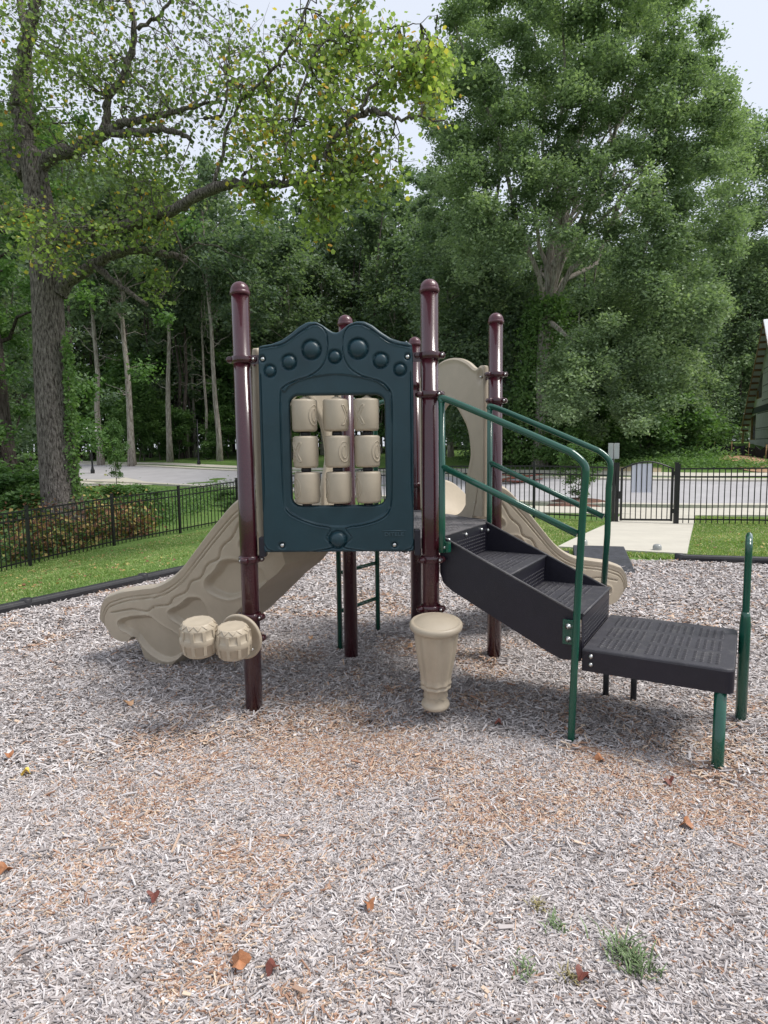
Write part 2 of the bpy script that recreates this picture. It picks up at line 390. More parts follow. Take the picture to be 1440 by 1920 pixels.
for x, z, r in [(.348, 1.867, .045), (.237, 1.809, .0345), (.142, 1.767, .0275), (.462, 1.832, .0305), (.577, 1.869, .0475), (.688, 1.811, .0358), (.782, 1.767, .029), (.46, .925, .043)]:
    D = np.hypot(PX-x, PY-z)
    dv -= .008*np.exp(-((D-r)/(.0045))**2)
    ri = r*.86; dv += np.where(D < ri, .55*np.sqrt(np.maximum(ri*ri-D*D, 0))*.8, 0)
for x, z in [(.107, 1.826), (.819, 1.828), (.177, .899), (.746, .895)]:
    D = np.hypot(PX-x, PY-z); dv -= .009*(1-sm(.013, .020, D))
# rounded outer and inner edges
De = dist_poly(PX, PY, list(zip(OX, OY)), True); Dh = dist_poly(PX, PY, list(zip(HX, HY)), True)
rd = .012
for Dd in (De, Dh): dv -= np.where(Dd < rd, rd-np.sqrt(np.maximum(rd*rd-(rd-Dd)**2, 0)), 0)
def ring_mesh(PX, PY, dv, y0, y1):
    V = np.stack([PX, y0-dv, PY], 2).reshape(-1, 3); n, k = PX.shape
    Vb = np.stack([PX[:, [0, -1]], np.full((n, 2), y1), PY[:, [0, -1]]], 2).reshape(-1, 3)
    F = []
    i = np.arange(n); j = np.arange(k-1); I, J = np.meshgrid(i, j, indexing='ij'); I2 = (I+1) % n
    F.append(np.stack([I*k+J, I*k+J+1, I2*k+J+1, I2*k+J], 2).reshape(-1, 4)[:, ::-1])
    o = n*k; i2 = (i+1) % n
    F.append(np.stack([i*k+k-1, o+i*2+1, o+i2*2+1, i2*k+k-1], 1)[:, ::-1])
    F.append(np.stack([i*k, i2*k, o+i2*2, o+i*2], 1)[:, ::-1])
    F.append(np.stack([o+i*2, o+i2*2, o+i2*2+1, o+i*2+1], 1)[:, ::-1])
    return np.concatenate([V, Vb]), np.concatenate(F)
V, F = ring_mesh(PX, PY, dv, FY, FY+TH)
pan = arr_mesh('game_panel', V, F, TEAL, play, smooth=True)
def autosmooth(o, ang=40):
    me = o.data; me.set_sharp_from_angle(angle=math.radians(ang))
autosmooth(pan, 50)
for x, z in [(.107, 1.826), (.819, 1.828), (.177, .899), (.746, .895)]:
    m = MB(); m.lathe([(0, 0), (.011, 0), (.011, .003), (.0075, .007), (0, .009)], (x, FY+.008, z), 14, np.array(Matrix.Rotation(pi/2, 3, 'X'))); m.build('bolt', STEEL, pan)
for x0, x1, z in ((.03, .10, 1.826), (.815, .90, 1.828)):     # tabs from posts to panel
    m = MB(); m.box(((x0+x1)/2, -.008, z), (x1-x0, .010, .044)); m.build('mounting_tab', MAROON, pan)
def text_mesh(txt, size, depth, name, mt, M4, parent, ext=None):
    c = bpy.data.curves.new(name, 'FONT'); c.body = txt; c.size = size; c.extrude = depth; c.align_x = 'CENTER'; c.align_y = 'CENTER'
    c.bevel_depth = .0006
    if ext: c.space_character = ext
    o = bpy.data.objects.new(name, c); COL.objects.link(o)
    dg = bpy.context.evaluated_depsgraph_get(); me = bpy.data.meshes.new_from_object(o.evaluated_get(dg))
    bpy.data.objects.remove(o); me.transform(M4); me.materials.clear(); me.materials.append(mt)
    ob = bpy.data.objects.new(name, me); COL.objects.link(ob)
    if parent: put(ob, parent)
    return ob
# raised maker's lettering in a shallow frame
Rf = Matrix.Rotation(pi/2, 4, 'X')
text_mesh('DITELE', .034, .0016, 'lettering', LETT, Matrix.Translation((.744, FY-.0025, .950)) @ Rf @ Matrix.Diagonal((.92, .72, 1, 1)), pan, 1.02)
m = MB()
m.tube([(.684, FY-.001, .969), (.806, FY-.001, .969)], .0022, 6); m.build('lettering_frame', LETT, pan)

# tic-tac-toe rollers
letters = [['O', 'X', 'X'], ['X', 'O', 'O'], ['O', 'O', 'O']]
lrot = [[55, 62, -38], [-42, 38, 50], [-52, -72, -60]]
xs = [(.302, .459, .612), (.304, .464, .615), (.308, .468, .618)]; zs = (1.549, 1.368, 1.188)
for r in range(3):
    for c in range(3):
        m = MB(); x, z = xs[r][c], zs[r]; rad, hh = .0645, .0800
        prof = [(0, hh), (rad-.02, hh), (rad-.008, hh-.001), (rad-.002, hh-.005), (rad, hh-.012), (rad*.985, 0), (rad*.97, -hh+.014), (rad-.006, -hh+.005), (rad-.014, -hh+.001), (0, -hh)][::-1]
        m.lathe(prof, (x, .0, z), 40)
        def onr(u, v, a0, lift): a = math.radians(a0)-pi/2+u/rad; R = rad*.985+lift; return (x+R*math.cos(a), R*math.sin(a), z+v)
        for extra in (0, 180):
            a0 = lrot[r][c]+extra; L = letters[r][c]
            if extra: L = 'X' if L == 'O' else 'O'
            if L == 'O':
                for a, b in ((.030, .050), (.013, .031)):
                    m.tube([onr(a*math.cos(t), b*math.sin(t), a0, 0) for t in np.linspace(0, 2*pi, 28)], .0034, 6, cap=False)
            else:
                o = [(-.034, .048), (-.020, .048), (0, .012), (.020, .048), (.034, .048), (.010, 0), (.034, -.048), (.020, -.048), (0, -.012), (-.020, -.048), (-.034, -.048), (-.010, 0), (-.034, .048)]
                P = [];
                for (a, b), (e, f) in zip(o[:-1], o[1:]):
                    for k in range(4): P.append(onr(a+(e-a)*k/4, b+(f-b)*k/4, a0, 0))
                P.append(onr(*o[0], a0, 0)); m.tube(P, .0034, 6, cap=False)
        m.build('roller', BEIGE, pan)
SH = [sum(xs[r][c] for r in range(3))/3 for c in range(3)]
for c in range(3):
    m = MB(); x = SH[c]
    m.lathe([(.008, 1.06), (.008, 1.66)], (x, 0, 0), 12)
    for z in (1.278, 1.458): m.lathe([(.022, z-.012), (.026, z-.006), (.026, z+.006), (.022, z+.012)], (x, 0, 0), 16)
    m.lathe([(.024, 1.09), (.024, 1.104)], (x, 0, 0), 16)
    m.build('roller_rod', RUBBER, pan)
    m = MB(); m.lathe([(.028, 1.630), (.022, 1.637), (.010, 1.641), (.009, 1.66)], (x, 0, 0), 16); m.build('roller_collar', BEIGE, pan)

# ---------------- slides (moulded, one on each side)
knots = np.array([  # rim n,z  bed n,z  bottom n,z
 (-.02, 1.15, -.02, .914, -.02, .76), (.10, 1.13, .10, .895, .04, .70), (.23, 1.085, .20, .85, .15, .62), (.39, .95, .33, .74, .30, .49), (.53, .815, .48, .60, .45, .365),
 (.67, .68, .63, .46, .62, .24), (.78, .605, .78, .375, .78, .14), (.90, .555, .92, .335, .90, .05), (1.0, .535, 1.02, .32, .99, -.03), (1.1, .515, 1.11, .31, 1.14, -.03),
 (1.2, .495, 1.2, .305, 1.175, .185), (1.3, .465, 1.29, .30, 1.235, .160), (1.385, .430, 1.37, .285, 1.31, .150), (1.435, .37, 1.42, .265, 1.385, .168), (1.455, .29, 1.44, .25, 1.435, .215)])
wavy = smooth_path([(.13, 1.06), (.209, .991), (.278, .899), (.358, .837), (.395, .768), (.476, .728), (.539, .646), (.612, .614), (.664, .548), (.766, .501), (.82, .451), (.937, .428), (1.019, .386), (1.156, .383), (1.35, .34)], 4)
R1 = smooth_path([(.199, .751), (.306, .771), (.384, .752), (.432, .698), (.511, .632), (.52, .58), (.476, .542), (.386, .519), (.296, .546), (.207, .58), (.12, .64), (.13, .72)], 4, True)
R2 = smooth_path([(.571, .51), (.618, .518), (.667, .508), (.731, .461), (.828, .414), (.832, .369), (.777, .331), (.703, .300), (.606, .30), (.55, .36), (.545, .44)], 4, True)
R3 = smooth_path([(1.275, .302), (1.187, .332), (1.008, .36), (.944, .327), (.894, .297), (.80, .24), (.82, .12), (.95, .05), (1.1, .1), (1.20, .21), (1.28, .235), (1.299, .27)], 4, True)
R0 = smooth_path([(.06, .93), (.15, .93), (.203, .908), (.242, .861), (.217, .822), (.12, .79), (.05, .83)], 4, True)
SW = S
def make_slide(P0, P1, out, t0, t1, flip):
    P0, t, n = frame(P0, P1, out)
    K = smooth_path(knots, 30); ns = len(K)
    W = lambda N, T, Z: P0[None]+n[None]*N[:, None]+t[None]*T[:, None]+np.array([0, 0, 1.])[None]*Z[:, None]
    cols = []; NV = 84
    def side(sgn):
        """outer wall from bottom edge up to the rim, with moulded relief"""
        te = t0 if sgn < 0 else t1; rows = []
        for v in np.linspace(1, 0, NV):
            N = K[:, 0]*(1-v)+K[:, 4]*v; Z = K[:, 1]*(1-v)+K[:, 5]*v
            inset = (.115-.085*sm(1.08, 1.26, K[:, 0]))*v**1.4
            dn = np.linalg.norm(K[:, [0, 1]]-K[:, [4, 5]], axis=1)*v
            rl = np.zeros(ns)
            for gd in (.040, .062): rl += .0095*np.exp(-((dn-gd)/.0040)**2)*(N > .02)
            rl += .0120*np.exp(-(dist_poly(N, Z, [tuple(p) for p in wavy])/.0048)**2)
            for Rp, dd, wd in ((R1, .042, .030), (R2, .036, .026), (R3, .032, .024), (R0, .026, .022)):
                pp = [tuple(p) for p in Rp]; Dp = dist_poly(N, Z, pp, True); I = inside(N, Z, pp)
                rl += np.where(I, dd*sm(0, wd, Dp), 0); rl -= .005*np.exp(-((Dp)/.012)**2)*(~I)
            for c0, c1, c2 in (((.433, .70), (.36, .63), (.18, .60)), ((.72, .47), (.66, .39), (.60, .31))):
                pass
            rim = -.006*(1-sm(.0, .03, dn))
            rows.append(W(N, te+(-sgn)*(inset+rl+rim), Z))
        return rows
    left = side(-1); right = side(1)
    rimr = .028; inner = []
    def rimarc(sgn):
        te = t0 if sgn < 0 else t1; rows = []
        for a in np.linspace(0, pi, 9)[1:]:
            off = rimr*(1-math.cos(a)); up = rimr*.8*math.sin(a)
            rows.append(W(K[:, 0], te-sgn*off*1.0*np.ones(ns)*1, K[:, 1]+up))
        return rows
    la = rimarc(-1); ra = rimarc(1)
    bed = []
    tl, tr = t0+2*rimr, t1-2*rimr
    NB = 40
    for a in np.linspace(0, pi, NB+2)[1:-1]:
        s_ = (1-math.cos(a))/2; T = tl+(tr-tl)*s_
        k = abs(math.cos(a))**3.2                       # flat bed, steep sides
        bed.append(W(K[:, 2]*(1-k)+K[:, 0]*k, T*np.ones(ns), K[:, 3]*(1-k)+K[:, 1]*k))
    rows = left+la+bed+ra[::-1]+right[::-1]
    V = np.stack(rows, 0); nr = len(rows); V = V.reshape(-1, 3)
    i, j = np.meshgrid(np.arange(nr), np.arange(ns-1), indexing='ij'); i2 = (i+1) % nr
    F = np.stack([i*ns+j, i*ns+j+1, i2*ns+j+1, i2*ns+j], 2).reshape(-1, 4)
    if flip: F = F[:, ::-1]
    o = arr_mesh('slide', V, F, BEIGE, play, smooth=True)
    bm = bmesh.new(); bm.from_mesh(o.data)
    bnd = [e for e in bm.edges if e.is_boundary]; bmesh.ops.holes_fill(bm, edges=bnd, sides=0)
    bmesh.ops.recalc_face_normals(bm, faces=bm.faces); bm.to_mesh(o.data); bm.free(); autosmooth(o, 50)
    return o
sl1 = make_slide(pA, pC, -1, .15, .78, False)
tag(sl1, 'beige moulded slide on the left with wavy grooves'); 
sl2 = make_slide(pD, pE, 1, .15, .78, True)
tag(sl2, 'beige moulded slide running off to the right behind the steps')

# ---------------- arched entrance panels over the slides
half = [(.835, .93), (.845, 1.2), (.845, 1.6), (.84, 1.895), (.80, 1.900), (.765, 1.885), (.73, 1.895), (.67, 1.935), (.60, 1.965), (.53, 1.982), (.465, 1.986)]
houtl = half+[(.93-a, b) for a, b in half[::-1][1:]]
hh_ = [(.638, .93), (.643, 1.144), (.68, 1.27), (.695, 1.34), (.677, 1.447), (.64, 1.53), (.583, 1.60), (.52, 1.665), (.465, 1.69)]
hhole = hh_+[(.93-a, b) for a, b in hh_[::-1][1:]]
def make_hood(P0, P1, out):
    P0, t, n = frame(P0, P1, out); Tm = lambda a, b, c: P0+t*a+np.array([0, 0, b])+n*c
    o_ = smooth_path(houtl[3:-3], 4); outer = houtl[:3]+[tuple(p) for p in o_]+houtl[-3:]
    inner = [tuple(p) for p in smooth_path(hhole, 4)]
    # arc-shaped ring strip: match outer and inner by count
    def res(pts, k):
        P = np.array(pts); L = np.r_[0, np.cumsum(np.linalg.norm(np.diff(P, axis=0), axis=1))]; s = np.linspace(0, L[-1], k)
        return np.stack([np.interp(s, L, P[:, 0]), np.interp(s, L, P[:, 1])], 1)
    k = 220; O = res(outer, k); I = res(inner, k); NRr = 26; r = np.linspace(0, 1, NRr)
    X = I[:, None, 0]*(1-r)+O[:, None, 0]*r; Z = I[:, None, 1]*(1-r)+O[:, None, 1]*r
    De = dist_poly(X, Z, [tuple(p) for p in O]); Di = dist_poly(X, Z, [tuple(p) for p in I])
    d = np.zeros(X.shape)
    for Dd in (De, Di): d -= np.where(Dd < .010, .010-np.sqrt(np.maximum(1e-4-(.010-Dd)**2, 0)), 0)
    d -= .006*sm(.020, .028, De)+.002*0; d += .004*np.exp(-((Di-.03)/.007)**2)
    for xx in (.13, .80):
        Dc = np.hypot(X-xx, Z-1.828); d -= .012*(1-sm(.028, .036, Dc)); d -= .012*np.exp(-(np.hypot(X-xx-(0.055 if xx < .4 else -.055), Z-1.02)/.012)**2)
    th = .045
    vs = []
    for sgn in (1, -1):
        c = sgn*(th/2+d)
        vs.append((P0[None, None]+t*X[..., None]+np.array([0, 0, 1.])*Z[..., None]+n*c[..., None]).reshape(-1, 3))
    V = np.concatenate(vs); a, b = np.meshgrid(np.arange(k-1), np.arange(NRr-1), indexing='ij')
    F1 = np.stack([a*NRr+b, a*NRr+b+1, (a+1)*NRr+b+1, (a+1)*NRr+b], 2).reshape(-1, 4); off = k*NRr
    e = np.arange(k-1); q = []
    for c in (0, NRr-1): q.append(np.stack([e*NRr+c, (e+1)*NRr+c, off+(e+1)*NRr+c, off+e*NRr+c], 1))
    e = np.arange(NRr-1)
    for c in (0, k-1): q.append(np.stack([c*NRr+e, c*NRr+e+1, off+c*NRr+e+1, off+c*NRr+e], 1))
    F = np.concatenate([F1, F1[:, ::-1]+off]+q)
    o = arr_mesh('slide_entrance_panel', V, F, BEIGE, play, smooth=True)
    bm = bmesh.new(); bm.from_mesh(o.data); bmesh.ops.recalc_face_normals(bm, faces=bm.faces); bm.to_mesh(o.data); bm.free(); autosmooth(o, 45)
    for a in (.07, .86):
        m = MB(); m.box(Tm(a, 1.828, -.0), (.10, .012, .045), np.stack([t, n, [0, 0, 1]], 1)); m.build('mounting_tab', MAROON, o)
    for a in (.13, .80):
        for s_ in (1, -1):
            m = MB(); m.ball(Tm(a, 1.828, s_*.012), .009); m.build('bolt', STEEL, o)
            m = MB(); m.ball(Tm(a+(.055 if a < .4 else -.055), 1.02, s_*.014), .008); m.build('bolt', STEEL, o)
make_hood(pA, pC, -1); make_hood(pD, pE, 1)

# ---------------- steps on the B-D side, local axes: n outwards, u along the deck edge
_, ub, nb = frame(pB, pD, 1)
L3 = lambda n, u, z: pB+nb*n+ub*u+np.array([0, 0, z])
RB = np.stack([nb, ub, [0, 0, 1.]], 1)
m = MB()
side_poly = [(.035, .935), (.745, .605), (.755, .39), (.66, .385), (.60, .41), (.10, .655), (.055, .69), (.037, .74)]
for u0 in (.035, .68):
    m = MB(); vs = []
    for uu in (u0, u0+.006): vs += [L3(a, uu, b) for a, b in side_poly]
    k = len(side_poly); m.add(vs, [list(range(k)), list(range(k, 2*k))[::-1]]); m.add(vs, [(i, (i+1) % k, k+(i+1) % k, k+i) for i in range(k)])
    # folded lip along the top
    m.tube([L3(.035, u0+.003, .935), L3(.745, u0+.003, .606)], .0055, 8, 1)
    m.build('step_side', [RUBBER, DECKM], play)
def slab(m, n0, n1, u0, u1, z0, z1, mi=0): m.box(L3((n0+n1)/2, (u0+u1)/2, (z0+z1)/2), (n1-n0, u1-u0, z1-z0), RB, mi)
def hgrid(n0, n1, u0, u1, z, dn=.030, du=.026, r=.0065, skip_n=5, skip_u=7):
    P = []
    i = 0; a = n0
    while a < n1:
        j = 0; b = u0
        while b < u1:
            if (i % skip_n) and (j % skip_u): p = L3(a, b, z); P.append((p[0], p[1]))
            b += du; j += 1
        a += dn; i += 1
    return P
for k, (n0, n1, z) in enumerate(((.045, .40, .762), (.37, .755, .612))):
    m = MB(); slab(m, n0, n1, .042, .679, z-.02, z); m.tube([L3(n1, .042, z-.006), L3(n1, .679, z-.006)], .008, 8)
    holes(m, hgrid(n0+.03, n1-.03, .07, .66, z), z+.0006, .0022, .0075, (nb[0], nb[1]), 1.3)
    m.build('tread', [RUBTOP, RUBTOP, HOLE_SHADE], play)
def riser(n, z0, z1, nm='riser'):
    m = MB(); slab(m, n-.004, n, .042, .679, z0, z1)
    an = np.arange(6)*pi/3
    b = .09; ju = 0
    while b < .64:
        zz = z0+.03; jz = 0
        while zz < z1-.035:
            o = [L3(n+.0006, b+math.cos(a)*.0080, zz+math.sin(a)*.0055) for a in an]; i = [L3(n+.0026, b+math.cos(a)*.005, zz+math.sin(a)*.0034) for a in an]
            m.add(o+i, [(q, (q+1) % 6, 6+(q+1) % 6, 6+q) for q in range(6)], 1); m.add(i, [tuple(range(6))], 2)
            zz += .02; jz += 1
        b += .026; ju += 1
    if z1 > .9:
        for b in (.12, .35, .58): m.ball(L3(n+.002, b, z1-.025), .011, 3)
    m.build(nm, [RUBBER, RUBTOP, HOLE_SHADE, STEEL], play)
riser(.045, .742, .925); riser(.40, .60, .742); riser(.755, .40, .595)
# transfer platform
m = MB(); z1 = .462
pl = round_rect(.765, 1.375, .005, .672, .035, 5)
pl = [(.765, .005) if (abs(a-.765) < .036 and b < .041) else (.765, .672) if (abs(a-.765) < .036 and b > .63) else (a, b) for a, b in pl]
pl2 = []
for p in pl:
    if not pl2 or math.hypot(p[0]-pl2[-1][0], p[1]-pl2[-1][1]) > 1e-4: pl2.append(p)
c0 = (1.07, .338)
def ringp(k, dz): return [L3(c0[0]+(a-c0[0])*k[0], c0[1]+(b-c0[1])*k[1], z1+dz) for a, b in pl2]
rings = [ringp((1, 1), -.105), ringp((1, 1), -.012), ringp((.995, .995), -.004), ringp((.985, .985), 0)]
n_ = len(pl2); vs = sum(rings, [])
m.add(vs[:n_], [list(range(n_))[::-1]])
for k in range(3): m.add(rings[k]+rings[k+1], [(i, (i+1) % n_, n_+(i+1) % n_, n_+i) for i in range(n_)], 1 if k else 0, False)
m.add(rings[3], [list(range(n_))], 1)
def slotpts():
    P = []
    for blk in ((.83, 1.00), (1.03, 1.19), (1.22, 1.34)):
        a = blk[0]
        while a < blk[1]:
            for r0, r1 in ((.06, .22), (.26, .42), (.46, .62)):
                b = r0
                while b < r1:
                    p = L3(a, b, 0); P.append((p[0], p[1])); b += .027
            a += .030
    return P
holes(m, slotpts(), z1+.0006, .0022, .0078, (nb[0], nb[1]), 1.25)
for z in (.43, .392): m.ball(L3(.805, .002, z), .011, 3)
m.build('transfer_platform', [RUBBER, RUBTOP, HOLE_SHADE, STEEL], play)
m = MB(); m.lathe([(.0245, -.2), (.0245, .36)], L3(1.327, .030, 0), 20); m.build('platform_leg', GREEN, play)
for a, b in ((.76, .62), (.90, .64)):
    m = MB(); m.lathe([(.016, -.2), (.016, .36)], L3(a, b, 0), 14); m.build('platform_leg', mat('dark_leg', (.012, .013, .016), .4), play)
# grab loop on the outer corner
m = MB(); m.lathe([(.0255, -.2), (.0255, .49), (.0245, .52), (.021, .55), (.018, .57)], L3(1.405, .60, 0), 20)
lp = [L3(1.405, .60, .53), L3(1.405, .60, .60), L3(1.405, .600, .86), L3(1.405, .615, .90), L3(1.405, .655, .922), L3(1.405, .78, .922), L3(1.405, .82, .90), L3(1.405, .84, .86), L3(1.405, .835, .62), L3(1.405, .80, .57), L3(1.405, .70, .555), L3(1.405, .615, .55)]
m.tube(smooth_path(lp, 5), .0165, 14); m.build('grab_loop', GREEN, play)
# handrails
for u0, foot in ((-.028, True), (.72, False)):
    m = MB(); dn = .035 if not foot else 0.0
    top = [L3(.078-dn, u0, 1.60), L3(.10-dn, u0, 1.617), L3(.40-dn, u0, 1.49), L3(.66-dn, u0, 1.375), L3(.72-dn, u0, 1.345), L3(.765-dn, u0, 1.30), L3(.772-dn, u0, 1.25), L3(.765-dn, u0, 1.15)]
    P = list(smooth_path(top, 6))
    if foot: P += [L3(.745, u0, .6), L3(.731, u0, .05), L3(.728, u0, -.2)]
    else: P += [L3(.73, u0, .9), L3(.715, u0, .56)]
    m.tube(P, .0165, 14)
    m.tube([L3(.078-dn, u0, 1.625), L3(.078-dn, u0, .98), L3(.078-dn, u0, .86)], .0165, 14)
    m.tube([L3(.078-dn, u0, 1.29), L3(.742-dn, u0, .992)], .0160, 14)
    if foot:
        m.box(L3(.70, u0+.045, .525), (.055, .006, .115), RB); 
    m.box(L3(.085-dn, u0+(.02 if foot else -.02), .885), (.05, .03, .05), RB)
    h = m.build('handrail', GREEN, play)
    if foot:
        for z in (.552, .492):
            m = MB(); m.lathe([(0, 0), (.014, 0), (.014, .004), (.008, .006), (.008, .012), (0, .013)], L3(.698, u0+.042, z), 14, np.array(Matrix(RB.tolist()).to_3x3() @ Matrix.Rotation(pi/2, 3, 'X'))); m.build('bolt', STEEL, h)
    m = MB(); m.ball(L3(.085, u0-.0, .885) if foot else L3(.05, u0-.04, .885), .012); m.build('bolt', STEEL, h)
# ---------------- ladder between C and E
lad0 = np.array([.378, 1.005, 0]); lad1 = np.array([.632, 1.385, 0])
m = MB()
for P in (lad0, lad1):
    m.tube([P+(0, 0, -.2), P+(0, 0, 1.60), P+(0.02, -.01, 1.66)], .0175, 12)
dl = np.array([.866, -.5, 0])
for P in (lad0, lad1):
    pts = [P+(0, 0, 1.66), P+dl*.03+(0, 0, 1.70), P+dl*.10+(0, 0, 1.71), P+dl*.15+(0, 0, 1.69)]
    m.tube(smooth_path(pts, 4), .0165, 10)
    m.tube([P+(0, 0, .95), P+dl*.13+(0, 0, .95)], .0165, 10)
for z in (.28, .545, .80): m.tube([lad0+(0, 0, z), lad1+(0, 0, z)], .0135, 10)
m.build('ladder', GREEN, play)

# ---------------- conga drum in front of post B
tilt = np.array(Matrix.Rotation(math.radians(7), 3, 'X'))
def fl(z, an):
    k = sm(.02, .09, z-.14)*(1-sm(.345, .368, z-.14)); return -.085*k*np.abs(np.cos(an*5))**2.5
prof = [(0, .115), (.058, .115), (.068, .122), (.071, .132), (.068, .142), (.060, .150), (.057, .165), (.058, .195), (.062, .212), (.066, .222), (.077, .228), (.078, .236), (.073, .242), (.072, .248), (.079, .252), (.080, .260), (.076, .268)]
prof += [(r, z) for r, z in ((.079, .29), (.087, .34), (.096, .39), (.104, .44), (.109, .49), (.110, .525))]
prof += [(.112, .530), (.122, .533), (.127, .540), (.129, .550), (.128, .560), (.122, .568), (.115, .570), (.109, .567), (.106, .568), (.09, .577), (.06, .586), (.03, .591), (0, .592)]
prof = [(r, z-.02) for r, z in prof]
m = MB(); m.lathe(prof, (.941, -.135, 0), 96, tilt, flute=fl)
cb = m.build('conga_drum', BEIGE, play); tag(cb, 'tall fluted beige conga drum before the right front post')
m = MB()
zz = [( .059*math.cos(a), .059*math.sin(a), .160+.006*math.sin(a*9)) for a in np.linspace(0, 2*pi, 90)]
m.tube([np.array(tilt) @ np.array(p)+np.array([.941, -.135, -.0]) for p in zz], .0018, 5, cap=False); m.build('wave_band', BEIGE, cb)
for c_, s_ in (((.935, -.075, .50), (.05, .07, .05)), ((.935, -.075, .24), (.03, .06, .04))):
    m = MB(); m.box(c_, s_); m.build('drum_bracket', MAROON, cb)
# ---------------- bongo pair at post A
def barrel(c, r, h, ti):
    m = MB(); R = np.array(Matrix.Rotation(math.radians(ti), 3, 'X'))
    pr = [(0, -h*.52), (r*.55, -h*.52), (r*.78, -h*.46), (r*.86, -h*.40), (r*.84, -h*.37), (r*.90, -h*.34), (r*.955, -.010*2), (r*1.0, -.016), (r*1.02, -.012), (r*1.02, .012), (r*1.0, .016), (r*.955, .02), (r*.92, h*.30), (r*.94, h*.33), (r*.93, h*.36), (r*.86, h*.40), (r*.80, h*.47), (r*.74, h*.50), (r*.66, h*.485), (r*.3, h*.50), (0, h*.505)]
    m.lathe(pr, c, 72, R)
    for a in np.arange(10)*2*pi/10+.25:           # raised straps between the staves
        Ra = np.array(Matrix.Rotation(a, 3, 'Z'))
        for z0_, z1_, f0_, f1_ in ((-h*.35, -.012, .905, .965), (.012, h*.33, .965, .925)):
            mid = np.array([r*(f0_+f1_)/2*math.cos(a), r*(f0_+f1_)/2*math.sin(a), (z0_+z1_)/2]); tl = math.atan2(r*(f1_-f0_), z1_-z0_)
            m.box(np.array(c)+R @ mid, (.011, .015, (z1_-z0_)), R @ Ra @ np.array(Matrix.Rotation(tl, 3, 'Y')))
    zz = []
    for k in range(25):
        a = k*2*pi/24; f = (.91, h*.375) if k % 2 else (.76, h*.488)
        zz.append(np.array(c)+R @ np.array([r*f[0]*math.cos(a), r*f[0]*math.sin(a), f[1]]))
    m.tube(zz, .0035, 5, cap=False)
    return m
disc = MB(); dn_ = Vector((-.35, -.92, -.12)).normalized(); Rd = np.array(dn_.to_track_quat('Z', 'Y').to_matrix())
dc = np.array([-.035, -.088, .445])
disc.lathe([(0, -.012), (.108, -.012), (.118, -.008), (.121, 0), (.118, .008), (.110, .010), (.104, .006), (0, .004)], dc, 48, Rd)
bd = disc.build('drum_backplate', BEIGE, play)
for x, z in ((-.088, .520), (-.012, .514), (.03, .39)):
    m = MB(); m.ball(np.array([x, -.103+.34*(x+.035)*-1, z]), .008); m.build('bolt', STEEL, bd)
o = barrel((-.20, -.235, .487), .090, .172, 7).build('bongo_drum', BEIGE, play); tag(o, 'left and larger of the two beige barrel drums')
o = barrel((-.040, -.225, .464), .086, .160, 7).build('bongo_drum', BEIGE, play); tag(o, 'right barrel drum, nearer the maroon post')
m = MB(); m.tube([(-.2, -.235, .47), (-.12, -.21, .47), (-.04, -.2, .46)], .03, 12); m.tube([(-.04, -.2, .45), (-.035, -.09, .445)], .03, 12); m.build('drum_link', BEIGE, bd)
# ================================================================ ground and paving
def grid_axis(a, b, step, far, k=1.35):
    core = list(np.arange(a, b+1e-6, step)); lo, hi = a, b; s = step
    L, Rr = [], []
    while lo > -far: s *= k; lo -= s; hi += s; L.append(lo); Rr.append(hi)
    return np.array(L[::-1]+core+Rr)
GX = grid_axis(-22, 30, .4, 400); GY = grid_axis(-8, 62, .4, 400)
X, Y = np.meshgrid(GX, GY, indexing='ij'); Z = terr(X, Y)
sdm = border_sd(X, Y); Z = Z-.03*(sdm > .1)
far = np.hypot(X, Y) > 60
Z = np.where(~(sdm > -.3), Z+.03*(vnoise(X, Y, 1.1, 3)-.5)+.05*(vnoise(X, Y, 4, 4)-.5), Z)
a, b = np.meshgrid(np.arange(len(GX)-1), np.arange(len(GY)-1), indexing='ij'); k = len(GY)
F = np.stack([a*k+b, (a+1)*k+b, (a+1)*k+b+1, a*k+b+1], 2).reshape(-1, 4)
def groundmat():
    mt = bpy.data.materials.new('lawn_soil'); mt.use_nodes = True; nt = mt.node_tree; b = nt.nodes['Principled BSDF']; b.inputs['Roughness'].default_value = .95
    b.inputs['Specular IOR Level'].default_value = .1
    tc = nt.nodes.new('ShaderNodeTexCoord'); ns = []
    for sc, d in ((1.3, 5), (22, 8), (.12, 3)):
        n = nt.nodes.new('ShaderNodeTexNoise'); n.inputs['Scale'].default_value = sc; n.inputs['Detail'].default_value = d; nt.links.new(tc.outputs['Object'], n.inputs['Vector']); ns.append(n)
    def mix(f, c1, c2, l1=None, l2=None, lo=.35, hi=.65):
        mr = nt.nodes.new('ShaderNodeMapRange'); mr.inputs[1].default_value = lo; mr.inputs[2].default_value = hi; nt.links.new(f, mr.inputs[0])
        m_ = nt.nodes.new('ShaderNodeMix'); m_.data_type = 'RGBA'; nt.links.new(mr.outputs[0], m_.inputs[0])
        if c1: m_.inputs[6].default_value = (*c1, 1)
        if c2: m_.inputs[7].default_value = (*c2, 1)
        if l1: nt.links.new(l1, m_.inputs[6])
        if l2: nt.links.new(l2, m_.inputs[7])
        return m_.outputs[2]
    g = mix(ns[0].outputs[0], (.10, .19, .045), (.17, .25, .07)); g2 = mix(ns[1].outputs[0], (.07, .12, .035), None, l2=g)
    nt.links.new(g2, b.inputs['Base Color']); return mt
ground = arr_mesh('ground', np.stack([X, Y, Z], 2).reshape(-1, 3), F, groundmat(), smooth=True); tag(ground, 'green lawn and rough ground sloping away beyond the mulch', kind='structure')

